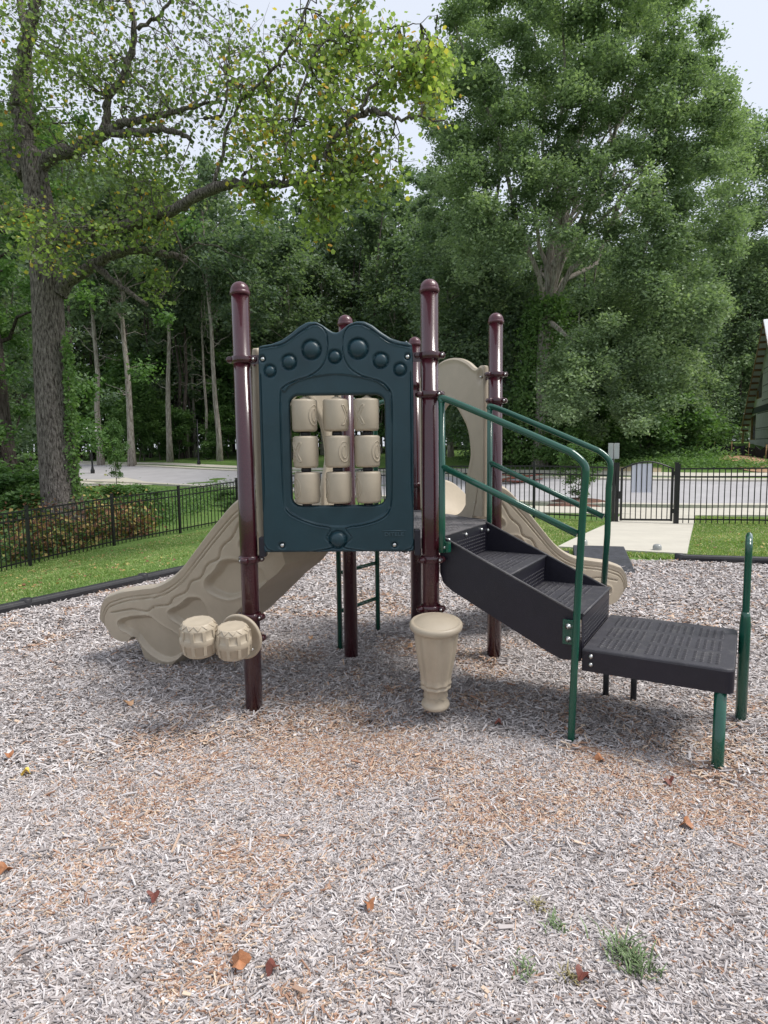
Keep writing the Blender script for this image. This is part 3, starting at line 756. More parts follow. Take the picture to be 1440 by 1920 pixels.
def drape(name, A, B, lift, mt, n=60, w=8, kind='structure', label=None, edge=.12):
    """paving between two ground lines A and B (lists of xy), a real slab lying on the terrain"""
    def rs(P):
        P = np.array(P, float)[:, :2]; P = smooth_path(P, 6); L = np.r_[0, np.cumsum(np.linalg.norm(np.diff(P, axis=0), axis=1))]; s = np.linspace(0, L[-1], n+1)
        return np.stack([np.interp(s, L, P[:, 0]), np.interp(s, L, P[:, 1])], 1)
    a, b = rs(A), rs(B); t = np.linspace(0, 1, w+1)
    P = a[:, None]*(1-t[:, None])+b[:, None]*t[:, None]; z = terr(P[..., 0], P[..., 1])+lift
    top = np.concatenate([P, z[..., None]], 2); bot = top.copy(); bot[..., 2] -= edge
    V = np.concatenate([top.reshape(-1, 3), bot.reshape(-1, 3)]); k = w+1; o = (n+1)*k
    i, j = np.meshgrid(np.arange(n), np.arange(w), indexing='ij')
    F = [np.stack([i*k+j, i*k+j+1, (i+1)*k+j+1, (i+1)*k+j], 2).reshape(-1, 4)]
    e = np.arange(n); e2 = np.arange(w)
    for c in (0, w): F.append(np.stack([e*k+c, (e+1)*k+c, o+(e+1)*k+c, o+e*k+c], 1))
    for c in (0, n): F.append(np.stack([c*k+e2, c*k+e2+1, o+c*k+e2+1, o+c*k+e2], 1))
    ob = arr_mesh(name, V, np.concatenate(F), mt)
    bm = bmesh.new(); bm.from_mesh(ob.data); bmesh.ops.recalc_face_normals(bm, faces=bm.faces); bm.to_mesh(ob.data); bm.free()
    return tag(ob, label, kind=kind)
ASPH = mat('worn_asphalt', (.38, .37, .38), .9, var=.12, vscale=.8, bump=.2, bscale=120, dirt=.5, dcol=(.40, .385, .38))
CONC = mat('concrete', (.50, .47, .40), .9, var=.08, vscale=1.5, bump=.1, bscale=80, dirt=.4, dcol=(.42, .38, .31))
g_ = lambda L: [gp(x, y)[:2] for x, y in L]
farE = g_([(1700, 905), (1440, 904), (1300, 903), (1150, 901), (1000, 898), (800, 893), (600, 888), (440, 884), (300, 877), (147, 871), (60, 867)])
nearE = g_([(1800, 953), (1440, 950), (1300, 950), (1160, 948), (1000, 944), (800, 935), (600, 925), (440, 915), (300, 908), (180, 903), (60, 897)])
drape('road', farE, nearE, .02, ASPH, 90, 14, label='pale worn asphalt road')
def offs(P, d):
    P = np.array(P); T = np.gradient(P, axis=0); T /= np.linalg.norm(T, axis=1)[:, None]; return P+np.stack([T[:, 1], -T[:, 0]], 1)*d
def side_of(P, d):
    q = offs(P, d); return q
fo = offs(farE, .45); sgn = 1 if np.linalg.norm(fo[3]-CAM[:2]) > np.linalg.norm(farE[3]-CAM[:2]) else -1
drape('far_kerb', farE, offs(farE, .5*sgn), .10, CONC, 90, 2, label='concrete kerb along the far side of the road')
drape('far_sidewalk', offs(farE, 1.6*sgn), offs(farE, 2.9*sgn), .045, CONC, 90, 3, label='concrete footpath at the far side of the road')
drape('near_kerb', offs(nearE, -.5*sgn), nearE, .10, CONC, 90, 2, label='concrete kerb along the near side of the road')
drape('sidewalk', g_([(1800, 972), (1440, 968), (1300, 968), (1165, 965), (1010, 962), (900, 957)]), g_([(1800, 957), (1440, 954.5), (1300, 954.5), (1165, 953), (1010, 950), (900, 946)]), .03, CONC, 60, 4, label='concrete footpath just beyond the fence')
drape('walkway', g_([(1046, 1029), (1147, 981), (1165, 966)]), g_([(1288, 1043), (1302, 975), (1304, 966)]), .035, CONC, 30, 8, label='pale concrete walkway through the gate', edge=.2)
# grass island with rounded kerb at the side street, left
drape('side_street', g_([(60, 899), (150, 899), (185, 900), (236, 896)]), g_([(60, 915), (150, 912), (200, 911), (300, 909)]), .03, CONC, 24, 4, label='pale concrete apron of a side street')
DIRT = mat('bare_dirt', (.36, .22, .13), .95, var=.25, vscale=2, bump=.5, bscale=20)
drape('dirt', g_([(1340, 868), (1400, 884), (1460, 889), (1560, 892)]), g_([(1370, 846), (1420, 848), (1470, 850), (1560, 850)]), .06, DIRT, 40, 20, label='bare orange dirt of the building site')
drape('bare_soil', g_([(1128, 886), (1180, 888), (1240, 889)]), g_([(1128, 876), (1180, 876), (1240, 878)]), .02, mat('tan_soil', (.33, .27, .17), .95, var=.3, vscale=3), 30, 8, label='thin tan soil in the rough grass')

# ---------------- mulch: a base sheet and loose chips
A0, B0, C0 = (-4.6, -1.37), (-.62, 5.45), (9.0, 2.85)
m = MB(); poly = [(-4.6, -1.37), (-.62, 5.45), (9, 2.85), (9, -8), (-4.6, -8)]
m.prism(poly, -.3, -.012)
MULB = mat('mulch_base', (.10, .085, .075), .95, var=.5, vscale=9, bump=.8, bscale=50)
tag(m.build('mulch_bed', MULB), 'packed wood mulch under the playground', kind='structure')
def chips():
    def field(n, dmin, dmax):
        th = rng.uniform(-.66, .68, n*3); d = np.sqrt(rng.uniform(dmin**2, dmax**2, n*3))
        x = CAM[0]+d*np.sin(th)/1.0; y = CAM[1]+d*np.cos(th)
        k = border_sd(x, y) > .06; x, y = x[k][:n], y[k][:n]; return x, y
    Vs, Fs, T = [], [], []; off = 0
    def put_chips(x, y, L, W, H, zj, lift, box):
        nonlocal off
        n = len(x); an = vnoise(x, y, .9, 11)*2.2-1.1+rng.normal(0, 1.0, n)
        tilt = rng.normal(0, .22, n); roll = rng.normal(0, .35, n)
        ca, sa, ct, s_t = np.cos(an), np.sin(an), np.cos(tilt), np.sin(tilt)
        ex = np.stack([ca*ct, sa*ct, s_t], 1); ey = np.stack([-sa*np.cos(roll), ca*np.cos(roll), np.sin(roll)], 1); ez = np.cross(ex, ey)
        c = np.stack([x, y, lift+rng.uniform(0, zj, n)+.010*vnoise(x, y, .6, 5)+.5*np.abs(s_t)*L*.5], 1)
        # shallow hollows around posts and scattered undulation
        c[:, 2] += .018*(vnoise(x, y, .35, 8)-.5)
        tp = rng.uniform(.35, 1, n)
        pts = [(-.5, -.5), (.5, -.5*1), (.5, .5), (-.5, .5)]
        lay = []
        for s_, zz in (((1), .5), ((1), -.5)) if box else ((1, 0),):
            for a, b in pts:
                f = np.where(a > 0, tp, 1)
                lay.append(c+ex*(a*L)[:, None]+ey*(b*W*f)[:, None]+ez*(zz*H)[:, None])
        V = np.stack(lay, 1); k = V.shape[1]; o = off+np.arange(n)[:, None]*k
        if box: q = np.array([[0, 1, 2, 3], [4, 5, 1, 0], [5, 6, 2, 1], [6, 7, 3, 2], [7, 4, 0, 3]])
        else: q = np.array([[0, 1, 2, 3]])
        F = (o[:, None]+q[None]).reshape(-1, 4)
        st = np.clip(stain(x, y), 0, 1)
        r = rng.random(n)
        # 0..0.6 greys (weathered), .6..1 fresh tans and oranges
        t = np.where(rng.random(n) < .06+.50*st, .62+.38*rng.random(n), .60*r)
        T.append(np.repeat(t, len(q))); Vs.append(V.reshape(-1, 3)); Fs.append(F); off += n*k
    BL = [(gp(a, b), r_, s_) for a, b, r_, s_ in ((330, 1400, .38, .8), (540, 1390, .30, .9), (650, 1440, .25, .6), (230, 1520, .25, .5), (440, 1620, .13, 1.2), (480, 1680, .12, 1.0), (270, 1760, .08, 1.3), (340, 1830, .08, 1.1), (650, 1610, .12, .7), (880, 1500, .22, .6), (990, 1510, .16, 1.0), (1000, 1550, .1, .9), (1200, 1500, .22, .7), (1330, 1500, .22, .8), (1420, 1440, .25, .8), (1330, 1170, .4, .5), (560, 1330, .3, .5), (120, 1660, .15, .6), (860, 1610, .12, .6), (1260, 1660, .15, .5), (1050, 1330, .3, .4), (1260, 1380, .25, .5))]
    def stain(x, y):
        s = sm(.66, .86, vnoise(x, y, .75, 21)*.65+vnoise(x, y, .17, 22)*.35)*.6
        s += .75*sm(.60, .78, vnoise(x, y, .28, 23))*sm(.5, .75, vnoise(x, y, 1.6, 24))
        s += .45*np.exp(-((x-.4)**2+(y+.35)**2)/.16)+.4*np.exp(-((x-1.3)**2+(y+.75)**2)/.05)
        for sx, sy, sr, sa in ((.30, -1.75, .10, .9), (.22, -1.55, .13, .8), (.15, -1.97, .10, .8), (1.05, -.9, .12, .7), (1.35, -.85, .10, .6), (.45, -.6, .22, .5), (1.62, -.65, .15, .6), (2.3, -.9, .2, .7), (2.0, -.9, .15, .6), (-.3, -.9, .2, .4), (.95, -1.5, .1, .5)):
            s += sa*np.exp(-((x-sx)**2+(y-sy)**2)/(sr*sr))*vnoise(x, y, .09, 31)*1.3
        q = .35+.9*sm(.35, .7, vnoise(x, y, .07, 33)*.6+vnoise(x, y, .2, 34)*.4)
        for c_, r_, a_ in BL: s += a_*np.exp(-((x-c_[0])**2+(y-c_[1])**2)/(r_*r_))*q
        return s*1.05
    x, y = field(330000, 1.15, 2.9); n = len(x)
    put_chips(x, y, rng.gamma(5, .0040, n)+.007, rng.gamma(6, .00042, n)+.0013, rng.uniform(.0015, .004, n), .016, .0, True)
    x, y = field(130, 1.15, 3.6); n = len(x)
    put_chips(x, y, rng.uniform(.04, .07, n), rng.uniform(.006, .012, n), rng.uniform(.003, .006, n), .008, .018, True)
    x, y = field(50000, 1.15, 3.0); n = len(x)      # crumbs and fines
    put_chips(x, y, rng.uniform(.005, .012, n), rng.uniform(.003, .007, n), rng.uniform(.002, .004, n), .020, .0, False)
    x, y = field(450, 1.15, 4.5); n = len(x)       # bark flakes
    put_chips(x, y, rng.uniform(.02, .038, n), rng.uniform(.006, .011, n), rng.uniform(.002, .005, n), .010, .014, True)
    fx = [(0, 0), (.93, 0), (.465, .805), (1.395, .805), (.93, 1.61), (1.549, -.384), (2.066, -.687), (2.40, -.21), (.38, 1.0), (.63, 1.385), (-.95, .8), (-.8, .95)]
    q = np.array(fx)[rng.integers(0, len(fx), 2600)]; a_ = rng.random(2600)*2*pi; r_ = .035+np.abs(rng.normal(0, .045, 2600)); x, y = q[:, 0]+r_*np.cos(a_), q[:, 1]+r_*np.sin(a_); n = len(x)   # drifted against the posts
    put_chips(x, y, rng.gamma(5, .0050, n)+.010, rng.gamma(6, .0007, n)+.002, rng.uniform(.002, .004, n), .022, .012, True)
    x, y = field(300000, 2.9, 5.0); n = len(x)
    put_chips(x, y, rng.gamma(5, .0043, n)+.009, rng.gamma(6, .00060, n)+.0022, rng.uniform(.002, .004, n), .020, .0, False)
    x, y = field(170000, 5.0, 8.9); n = len(x)
    put_chips(x, y, rng.gamma(5, .0055, n)+.012, rng.gamma(6, .0011, n)+.0035, rng.uniform(.002, .004, n), .022, .0, False)
    x = np.r_[rng.uniform(-3.6, -1.0, 30000)]; y = rng.uniform(-1.5, 4, 30000); k = border_sd(x, y) > .06; x, y = x[k], y[k]; n = len(x)
    put_chips(x, y, rng.gamma(5, .007, n)+.012, rng.gamma(6, .0014, n)+.004, rng.uniform(.002, .004, n), .018, .0, False)
    cols = [(0, (.19, .165, .155)), (.10, (.33, .295, .285)), (.3, (.48, .44, .43)), (.50, (.59, .55, .54)), (.59, (.70, .665, .655)), (.61, (.64, .52, .40)), (.75, (.55, .40, .30)), (.88, (.43, .27, .19)), (1, (.27, .15, .10))]
    mt = leafmat('wood_chips', cols, trans=0, rough=.85)
    o = arr_mesh('wood_chips', np.concatenate(Vs), np.concatenate(Fs), mt, attrs={'tint': np.concatenate(T)})
    tag(o, 'loose weathered grey wood chips with orange and tan patches', kind='stuff')
chips()

# ---------------- plastic border timbers
BT = mat('black_border_plastic', (.018, .018, .021), .5, var=.2, vscale=8, bump=.1, bscale=80, dirt=.3, dcol=(.08, .08, .08))
def timber(P, Qp, lab, z0=0):
    P = np.array([*P, z0]); Qp = np.array([*Qp, z0]); L = np.linalg.norm(Qp-P); t = (Qp-P)/L; n = np.array([-t[1], t[0], 0])
    if border_sd(*(P+n*.3)[:2]) < border_sd(*(P-n*.3)[:2]): n = -n
    th = thing('border_timber', tuple((P+Qp)/2), lab, 'border timber', 'black plastic border timbers around the mulch')
    R = np.stack([t, n, [0, 0, 1.]], 1); m = MB(); c = (P+Qp)/2
    T = lambda a, b, cc: c+t*cc+n*a+np.array([0, 0, b])
    prof = [(-.045, -.15), (-.045, .068), (-.035, .086), (-.02, .092), (.02, .092), (.035, .084), (.045, .06), (.045, -.15)]
    m.prism(prof, -L/2+.012, L/2-.012, T)
    o = m.build('beam', BT, th, bevel=.004)
    for s_ in (-1, 1):
        m = MB(); m.box(c+t*s_*L*.25+n*.047+np.array([0, 0, .042]), (.26, .006, .028), R); m.build('slot_shade_strip', HOLE_SHADE, th)  # raised dark strip, coloured as the shade in a slot
        
    m = MB(); m.lathe([(.05, -.1), (.05, .094), (.043, .101), (0, .103)], Qp, 16); m.build('end_knuckle', BT, th)
pts = [(-.62, 5.45)]
dirL = np.array([-4.6+.62, -1.37-5.45]); dirL /= np.linalg.norm(dirL)
ordn = ['nearest the back corner', 'second from the back corner', 'third, level with the slide run-out', 'behind the slide run-out', 'in front of the left fence', 'reaching the left edge']
for k in range(6):
    a = np.array([-.62, 5.45])+dirL*1.235*k; b = a+dirL*1.235
    timber(a, b, ['black border timber along the lawn, hidden behind the slide top', 'black border timber behind the left slide, second from the back corner', 'black border timber between the lawn and the left slide, third along', 'black border timber whose joint shows just above the slide rim', 'black border timber beside the left lawn, with its slots in full view', 'black border timber running out at the left edge of the picture'][k])
dirR = np.array([9+.62, 2.85-5.45]); dirR /= np.linalg.norm(dirR)
for k in range(7):
    a0 = 1.235*k if k < 2 else 1.235*k
    a = np.array([-.62, 5.45])+dirR*a0; b = a+dirR*1.235
    if k == 3: b = a+dirR*.0
    if k == 3: continue
    timber(b, a, ['black border timber at the back, first from the corner', 'black border timber at the back, seen under the deck', 'black border timber ending at the rubber ramp behind the slide', '', 'black border timber starting at the round knuckle beside the ramp', 'black border timber before the right lawn, behind the grab loop', 'black border timber at the right edge'][k])
# rubber ramp into the bed
m = MB(); t = dirR; n = np.array([-dirR[1], dirR[0]]); c = np.array([-.62, 5.45])+dirR*3.75
pp = [c-n*.85, c+dirR*.62-n*.85, c+dirR*.62+n*.42, c+n*.42]
vs = []
for (x, y), z in zip(pp, (.02, .02, .105, .105)): vs.append((x, y, z))
for (x, y), z in zip(pp, (-.1, -.1, -.1, -.1)): vs.append((x, y, z))
m.add(vs, [(0, 1, 2, 3), (4, 7, 6, 5), (0, 4, 5, 1), (1, 5, 6, 2), (2, 6, 7, 3), (3, 7, 4, 0)])
rp = m.build('rubber_ramp', mat('ramp_rubber', (.035, .037, .045), .75, var=.4, vscale=12, bump=.4, bscale=60), bevel=.01); tag(rp, 'black rubber ramp leading from the walkway down into the mulch', 'ramp')
for px, py, lab in ((1232, 1036, 'clear round cap on a short stub at the end of the walkway, right corner'), (1094, 1026, 'clear round cap on a short stub, partly behind the green rail')):
    p = gp(px, py); m = MB(); m.lathe([(.055, -.05), (.055, .075), (.045, .10), (.02, .11), (0, .11)], p, 20)
    tag(m.build('stub_cap', mat('clear_cap', (.30, .31, .30), .2), loc=tuple(p)), lab, 'stub cap', 'stub caps by the walkway')

# ---------------- fences
def fence_panel(P, Qp, name_parent, hgt=1.22):
    P = np.array(P, float); Qp = np.array(Qp, float); L = np.linalg.norm((Qp-P)[:2]); t = (Qp-P)/L; n = np.array([-t[1], t[0], 0]); n /= np.linalg.norm(n)
    m = MB(); R = np.stack([t/np.linalg.norm(t), n, np.cross(t/np.linalg.norm(t), n)], 1)
    for z, hh in ((hgt-.015, .03), (hgt-.185, .028), (.135, .03)): m.box((P+Qp)/2+np.array([0, 0, z]), (np.linalg.norm(Qp-P)-.05, .026, hh), R)
    k = int(round(L/.112)); Rz = np.stack([np.r_[t[:2]/np.linalg.norm(t[:2]), 0], n, [0, 0, 1.]], 1)
    for i in range(1, k):
        c = P+(Qp-P)*i/k; m.box(c+np.array([0, 0, (.05+hgt-.008)/2]), (.017, .017, hgt-.008-.05), Rz)
    return m.build('fence_panel', BLACKM, name_parent)
def fence_post(P, parent, hgt=1.30, w=.055, rz=0):
    m = MB(); R = np.array(Matrix.Rotation(rz, 3, 'Z')); m.box((P[0], P[1], P[2]+hgt/2-.2), (w, w, hgt+.4), R)
    m.box((P[0], P[1], P[2]+hgt+.006), (w+.012, w+.012, .014), R)
    return m.build('fence_post', BLACKM, parent)
def fence(posts, label):
    P3 = [np.array([x, y, tz(x, y)]) for x, y in posts]; th = thing('metal_fence', tuple(P3[len(P3)//2]), label, 'fence')
    for i, p in enumerate(P3):
        q = P3[min(i+1, len(P3)-1)]-P3[max(i-1, 0)]; fence_post(p, th, rz=math.atan2(q[1], q[0]))
    for a, b in zip(P3[:-1], P3[1:]): fence_panel(a, b, th)
    return th
fence([(-8.2, 5.6), (-7.62, 7.85), (-6.93, 10.03), (-6.02, 12.10), (-4.93, 13.76), (-3.72, 15.3)], 'black metal picket fence stepping down the lawn on the left')
fence([(-3.72, 15.3), (-1.75, 14.2), (.15, 13.1), (2.0, 12.05), (4.02, 10.95), (5.62, 10.43)], 'black metal picket fence across the back, up to the gate')
fence([(6.90, 10.18), (9.15, 9.55), (11.4, 8.9), (13.6, 8.3)], 'black metal picket fence to the right of the gate')
# gate
ga = np.array([5.76, 10.41, tz(5.76, 10.41)]); gb = np.array([6.80, 10.20, tz(6.8, 10.2)]); gb[2] = ga[2]
gate = thing('metal_gate', tuple(ga), 'black arched picket gate at the end of the walkway', 'gate')
t = (gb-ga); Lg = np.linalg.norm(t); t /= Lg; n = np.array([-t[1], t[0], 0]); Rg = np.stack([t, n, [0, 0, 1.]], 1); G = lambda a, z, o=0: ga+t*a+n*o+np.array([0, 0, z])
arch = lambda a: 1.17+.16*math.sin(pi*min(max(a/Lg, 0), 1))
m = MB()
for a in (.02, Lg-.02): m.box(G(a, .63), (.045, .04, 1.14), Rg)
m.box(G(Lg/2, .085), (Lg-.085, .03, .04), Rg); m.tube([G(a, arch(a)) for a in np.linspace(.04, Lg-.04, 17)], .017, 8)
m.build('gate_frame', BLACKM, gate)
m = MB()
for i in range(1, 10): a = Lg*i/10; m.box(G(a, (arch(a)+.1)/2), (.017, .017, arch(a)-.1), Rg)
m.build('gate_pickets', BLACKM, gate)
m = MB(); m.box(G(.43, .98, .018), (.42, .004, .62), Rg); o = m.build('blank_notice', mat('notice_sheet', (.66, .67, .78), .5), gate); tag(o, 'blank white notice board wired to the gate')
m = MB(); m.box(G(-.02, .62, -.05), (.09, .05, .16), Rg); m.build('latch', BLACKM, gate)
for a in (-.07, Lg+.06):
    m = MB(); p = G(a, 0); m.box(p+np.array([0, 0, .55]), (.07, .07, 1.5), Rg); m.box(p+np.array([0, 0, 1.307]), (.082, .082, .015), Rg)
    m.build('gate_post', BLACKM, gate)
m = MB(); m.box(G(Lg+.01, .28, -.03), (.06, .04, .09), Rg); m.build('hinge', BLACKM, gate)
m = MB(); m.box(G(Lg+.01, 1.08, -.03), (.06, .04, .09), Rg); m.build('hinge', BLACKM, gate)
# notice post beside the gate
GREYB = mat('sign_back_grey', (.40, .42, .42), .5, var=.1, vscale=6)
p = G(-.13, 0, .22); p[2] = tz(p[0], p[1]); sg = thing('sign_post', tuple(p), 'small post with two pale grey sign backs beside the gate', 'sign')
m = MB(); m.tube([p+(0, 0, -.1), p+(0, 0, 1.73)], .018, 10); m.build('pole', BLACKM, sg)
for s_, lb in ((-1, 0), (1, 0)):
    m = MB(); m.box(p+t*s_*.062+n*(-.022)+np.array([0, 0, 1.57]), (.105, .012, .34), Rg); m.build('sign_panel', GREYB, sg, bevel=.004)
m = MB(); m.box(p+n*(-.05)+np.array([0, 0, .98]), (.12, .08, .30), Rg); m.build('lock_box', BLACKM, sg)
m = MB(); m.box(p+n*(-.05)+np.array([-.06, 0, .76])+t*.02, (.10, .03, .13), Rg); m.build('sign_plate', GREYB, sg)

# ---------------- street lamps
GLOBE = mat('lamp_glass', (.70, .72, .70), .2)
def lamp(px, py, H, lab, heads):
    p = gp(px, py); th = thing('street_lamp', tuple(p), lab, 'street lamp', 'street lamps by the road')
    m = MB(); m.lathe([(.14, -.2), (.14, .25), (.10, .32), (.065, .5), (.05, H*.5), (.045, H)], p, 16); m.build('pole', BLACKM, th)
    if heads:
        m = MB(); m.tube([p+(-.32, 0, H-.1), p+(-.30, 0, H), p+(0, 0, H+.08), p+(.30, 0, H), p+(.32, 0, H-.1)], .03, 8); m.build('cross_arm', BLACKM, th)
    for dx in ((-.32, .32) if heads else ()):
        m = MB(); m.ball(p+np.array([dx, 0, H+.12]), .20, 0, 14); m.build('lamp_globe', GLOBE, th)
        m = MB(); m.lathe([(.08, -.1), (.12, -.02), (.05, 0)], p+np.array([dx, 0, H]), 12); m.build('lamp_holder', BLACKM, th)
lamp(174, 888, 3.0, 'black street lamp with two pale globes on the grass island', True)
lamp(373, 872, 3.6, 'bare black lamp pole across the road against the trees', False)

# ---------------- unfinished house at the right edge
SHEATH = mat('grey_sheathing', (.86, .86, .88), .7, var=.10, vscale=3)
WOOD = mat('raw_lumber', (.42, .28, .15), .8, var=.25, vscale=5)
WOODD = mat('raw_lumber_dark', (.22, .12, .06), .85, var=.25, vscale=5)
WRAP = mat('white_roof_wrap', (.72, .74, .78), .5); ROOM_SHADE = mat('room_shade_sheet', (.012, .011, .010), .9)
h1 = dep(1404, 838, 46.5); h2 = dep(1446, 843, 38.5); dW = (h2-h1)[:2]; Lw = np.linalg.norm(dW); dW = np.r_[dW/Lw, 0]; nW = np.array([-dW[1], dW[0], 0.])
if nW[0] > 0: nW = -nW                                  # outward normal, to the left
base = 1.05; run = 6.9; He = 1.7; Hr = 7.9
hs = thing('unfinished_house', (h1[0], h1[1], base), 'unfinished grey sheathed house with a steep open rake at the right edge', 'house')
HW = lambda s, z, o=0: np.array([h1[0], h1[1], 0])+dW*s+nW*o+np.array([0, 0, base+z])
def wallhit(px, py):
    r = ray(px, py); o = np.array([h1[0], h1[1], 0]); k = ((o-CAM)@nW)/(r@nW); P = CAM+r*k; return (P-o)@dW, P[2]-base
ops = []
for x0, x1, y0, y1 in ((1420.5, 1428, 703, 744), (1409, 1415.5, 779, 823)):
    s0, z1_ = wallhit(x0, y0); s1, z0_ = wallhit(x1, y1); ops.append((s0, s1, z0_, z1_))
def gz(s): return min(He+ (Hr-He)*s/run, Hr-(Hr-He)*(s-run)/run)
m = MB()
ss = sorted({-.0, run, 2*run, *[v for o in ops for v in o[:2]]})
for a, b in zip(ss[:-1], ss[1:]):
    zs_ = [(0, None)]
    cuts = sorted([(o[2], o[3]) for o in ops if o[0] <= a+1e-6 and b <= o[1]+1e-6]); lo = 0
    for c0, c1 in cuts:
        m.add([HW(a, lo), HW(b, lo), HW(b, c0), HW(a, c0)], [(0, 1, 2, 3)]); lo = c1
    m.add([HW(a, lo), HW(b, lo), HW(b, gz(b)), HW(a, gz(a))], [(0, 1, 2, 3)])
m.build('gable_wall', SHEATH, hs)
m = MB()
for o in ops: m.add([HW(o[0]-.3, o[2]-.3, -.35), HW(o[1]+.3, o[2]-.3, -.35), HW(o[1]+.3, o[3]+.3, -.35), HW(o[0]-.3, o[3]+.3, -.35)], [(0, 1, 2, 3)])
m.build('room_shade_sheet', ROOM_SHADE, hs)  # dark sheets behind the openings, painted as the shade of the rooms
for o in ops:
    m = MB()
    for a, b, c, d_ in ((o[0]-.04, o[0], o[2], o[3]), (o[1], o[1]+.04, o[2], o[3]), (o[0]-.04, o[1]+.04, o[2]-.06, o[2])):
        m.add([HW(a, c, .004), HW(b, c, .004), HW(b, d_, .004), HW(a, d_, .004), HW(a, c, -.14), HW(b, c, -.14), HW(b, d_, -.14), HW(a, d_, -.14)], [(0, 1, 2, 3), (0, 4, 5, 1), (1, 5, 6, 2), (2, 6, 7, 3), (3, 7, 4, 0)])
    m.build('window_opening', WOOD, hs)
m = MB()   # printed marks and seams on the boards, dark band at floor level
MARK = mat('board_print', (.10, .11, .13), .8)
for z in (.62, 1.35, 2.35, 3.15, 4.1, 5.2):
    s = .25+((z*3) % .4)
    while s < 2*run-.3:
        if z < gz(s)-.3 and not any(o[0]-.3 < s < o[1]+.1 and o[2]-.3 < z < o[3]+.2 for o in ops): m.box(HW(s+.12, z, .004), (.26, .008, .06), np.stack([dW, nW, [0, 0, 1.]], 1))
        s += .42
for z in (1.22, 2.44, 3.66, 4.9, 6.1):
    s0 = max(0, (z-He)/(Hr-He)*run)
    m.box(HW((s0+2*run-s0)/2, z, .003), (2*run-2*s0, .006, .015), np.stack([dW, nW, [0, 0, 1.]], 1))
m.build('board_print', MARK, hs)
m = MB(); s0, zb = wallhit(1408.5, 772); m.box(HW((s0+2*run-1)/2, zb, .01), (2*run-1-s0, .02, .42), np.stack([dW, nW, [0, 0, 1.]], 1)); m.build('floor_band', mat('dark_band', (.10, .12, .14), .6), hs)
m = MB(); m.box(HW(run, -.35, -.02), (2*run, .2, .7), np.stack([dW, nW, [0, 0, 1.]], 1)); m.build('foundation', mat('block_grey', (.16, .16, .17), .9), hs)
m = MB()   # rest of the body so it is a real building
for a, b in ((HW(0, 0), HW(0, 0)-nW*12), (HW(2*run, 0), HW(2*run, 0)-nW*12)):
    m.add([a, b, b+np.array([0, 0, He]), a+np.array([0, 0, He])], [(0, 1, 2, 3)])
m.add([HW(0, 0, -12), HW(2*run, 0, -12), HW(2*run, He, -12), HW(run, Hr, -12), HW(0, He, -12)], [(0, 1, 2, 3, 4)]); m.build('side_wall', SHEATH, hs)
for sg_, nm in ((-1, 0), (1, 1)):
    m = MB(); s_e = -.75 if sg_ < 0 else 2*run+.75; ze = He-(Hr-He)/run*.75
    a, b, c, d_ = HW(s_e, ze+.12, .50), HW(run, Hr+.12, .50), HW(run, Hr+.12, -12.5), HW(s_e, ze+.12, -12.5)
    up = np.array([0, 0, .06]); m.add([a, b, c, d_, a+up, b+up, c+up, d_+up], [(0, 1, 2, 3), (4, 7, 6, 5), (0, 4, 5, 1), (1, 5, 6, 2), (2, 6, 7, 3), (3, 7, 4, 0)]); m.build('roof', [WRAP], hs)
    m = MB(); dz = np.array([0, 0, .16]); m.add([a-dz, b-dz, b+up, a+up, a-dz-nW*.05, b-dz-nW*.05, b+up-nW*.05, a+up-nW*.05], [(0, 1, 2, 3), (4, 7, 6, 5), (0, 4, 5, 1), (3, 2, 6, 7)]); m.build('rake_board', WOOD, hs)
m = MB()
for k in range(17):
    s = -.5+(run+.4)*k/16.5; z = He+(Hr-He)*s/run+.02; m.box(HW(s, z, .24), (.05, .46, .14), np.stack([dW, nW, [0, 0, 1.]], 1))
m.build('lookout_blocks', WOODD, hs)
m = MB(); q0 = HW(-.55, -.1, .35); m.box(q0+np.array([0, 0, .9]), (.12, .12, 2.0)); m.build('porch_post', WOOD, hs)
# silt fence
sf = []
for k in range(26):
    px = 1306+k*6.5; py = 850+k*.2+(10 if k > 14 else 0)*(k-14)/12; p = gp(px, py+3); sf.append(p)
m = MB(); hts = [.45+.25*rng.random() for _ in sf]
vs = []; 
for p, h_ in zip(sf, hts): vs += [p-(0, 0, .05), p+np.array([rng.normal(0, .05), rng.normal(0, .05), h_])]
m.add(vs, [(2*i, 2*i+2, 2*i+3, 2*i+1) for i in range(len(sf)-1)])
sfm = m.build('silt_fabric', mat('silt_fabric', (.014, .015, .018), .8)); so_ = sfm.modifiers.new('s', 'SOLIDIFY'); so_.thickness = .02
th = thing('silt_fence', tuple(sf[10]), 'sagging black silt fence in front of the bare dirt', 'silt fence'); put(sfm, th)
for i in range(0, 26, 5):
    m = MB(); m.box(sf[i]+np.array([0, 0, .35]), (.05, .05, .9)); m.build('stake', WOOD, th)
# lumber pile across the road
pp = gp(968, 906); th = thing('lumber_pile', tuple(pp), 'low pile of reddish boards and scrap lying by the road', 'lumber pile')
RED = mat('red_board', (.20, .05, .035), .7, var=.3); 
for k in range(9):
    R = np.array(Matrix.Rotation(rng.uniform(-.5, .5), 3, 'Z') @ Matrix.Rotation(rng.uniform(-.25, .25), 3, 'Y')); m = MB(); m.box(pp+np.array([rng.uniform(-.7, .6), rng.uniform(-.3, .3), .05+.06*k*.7]), (rng.uniform(1.0, 1.9), .14, .045), R); m.build('board', RED if k % 3 else WOODD, th)
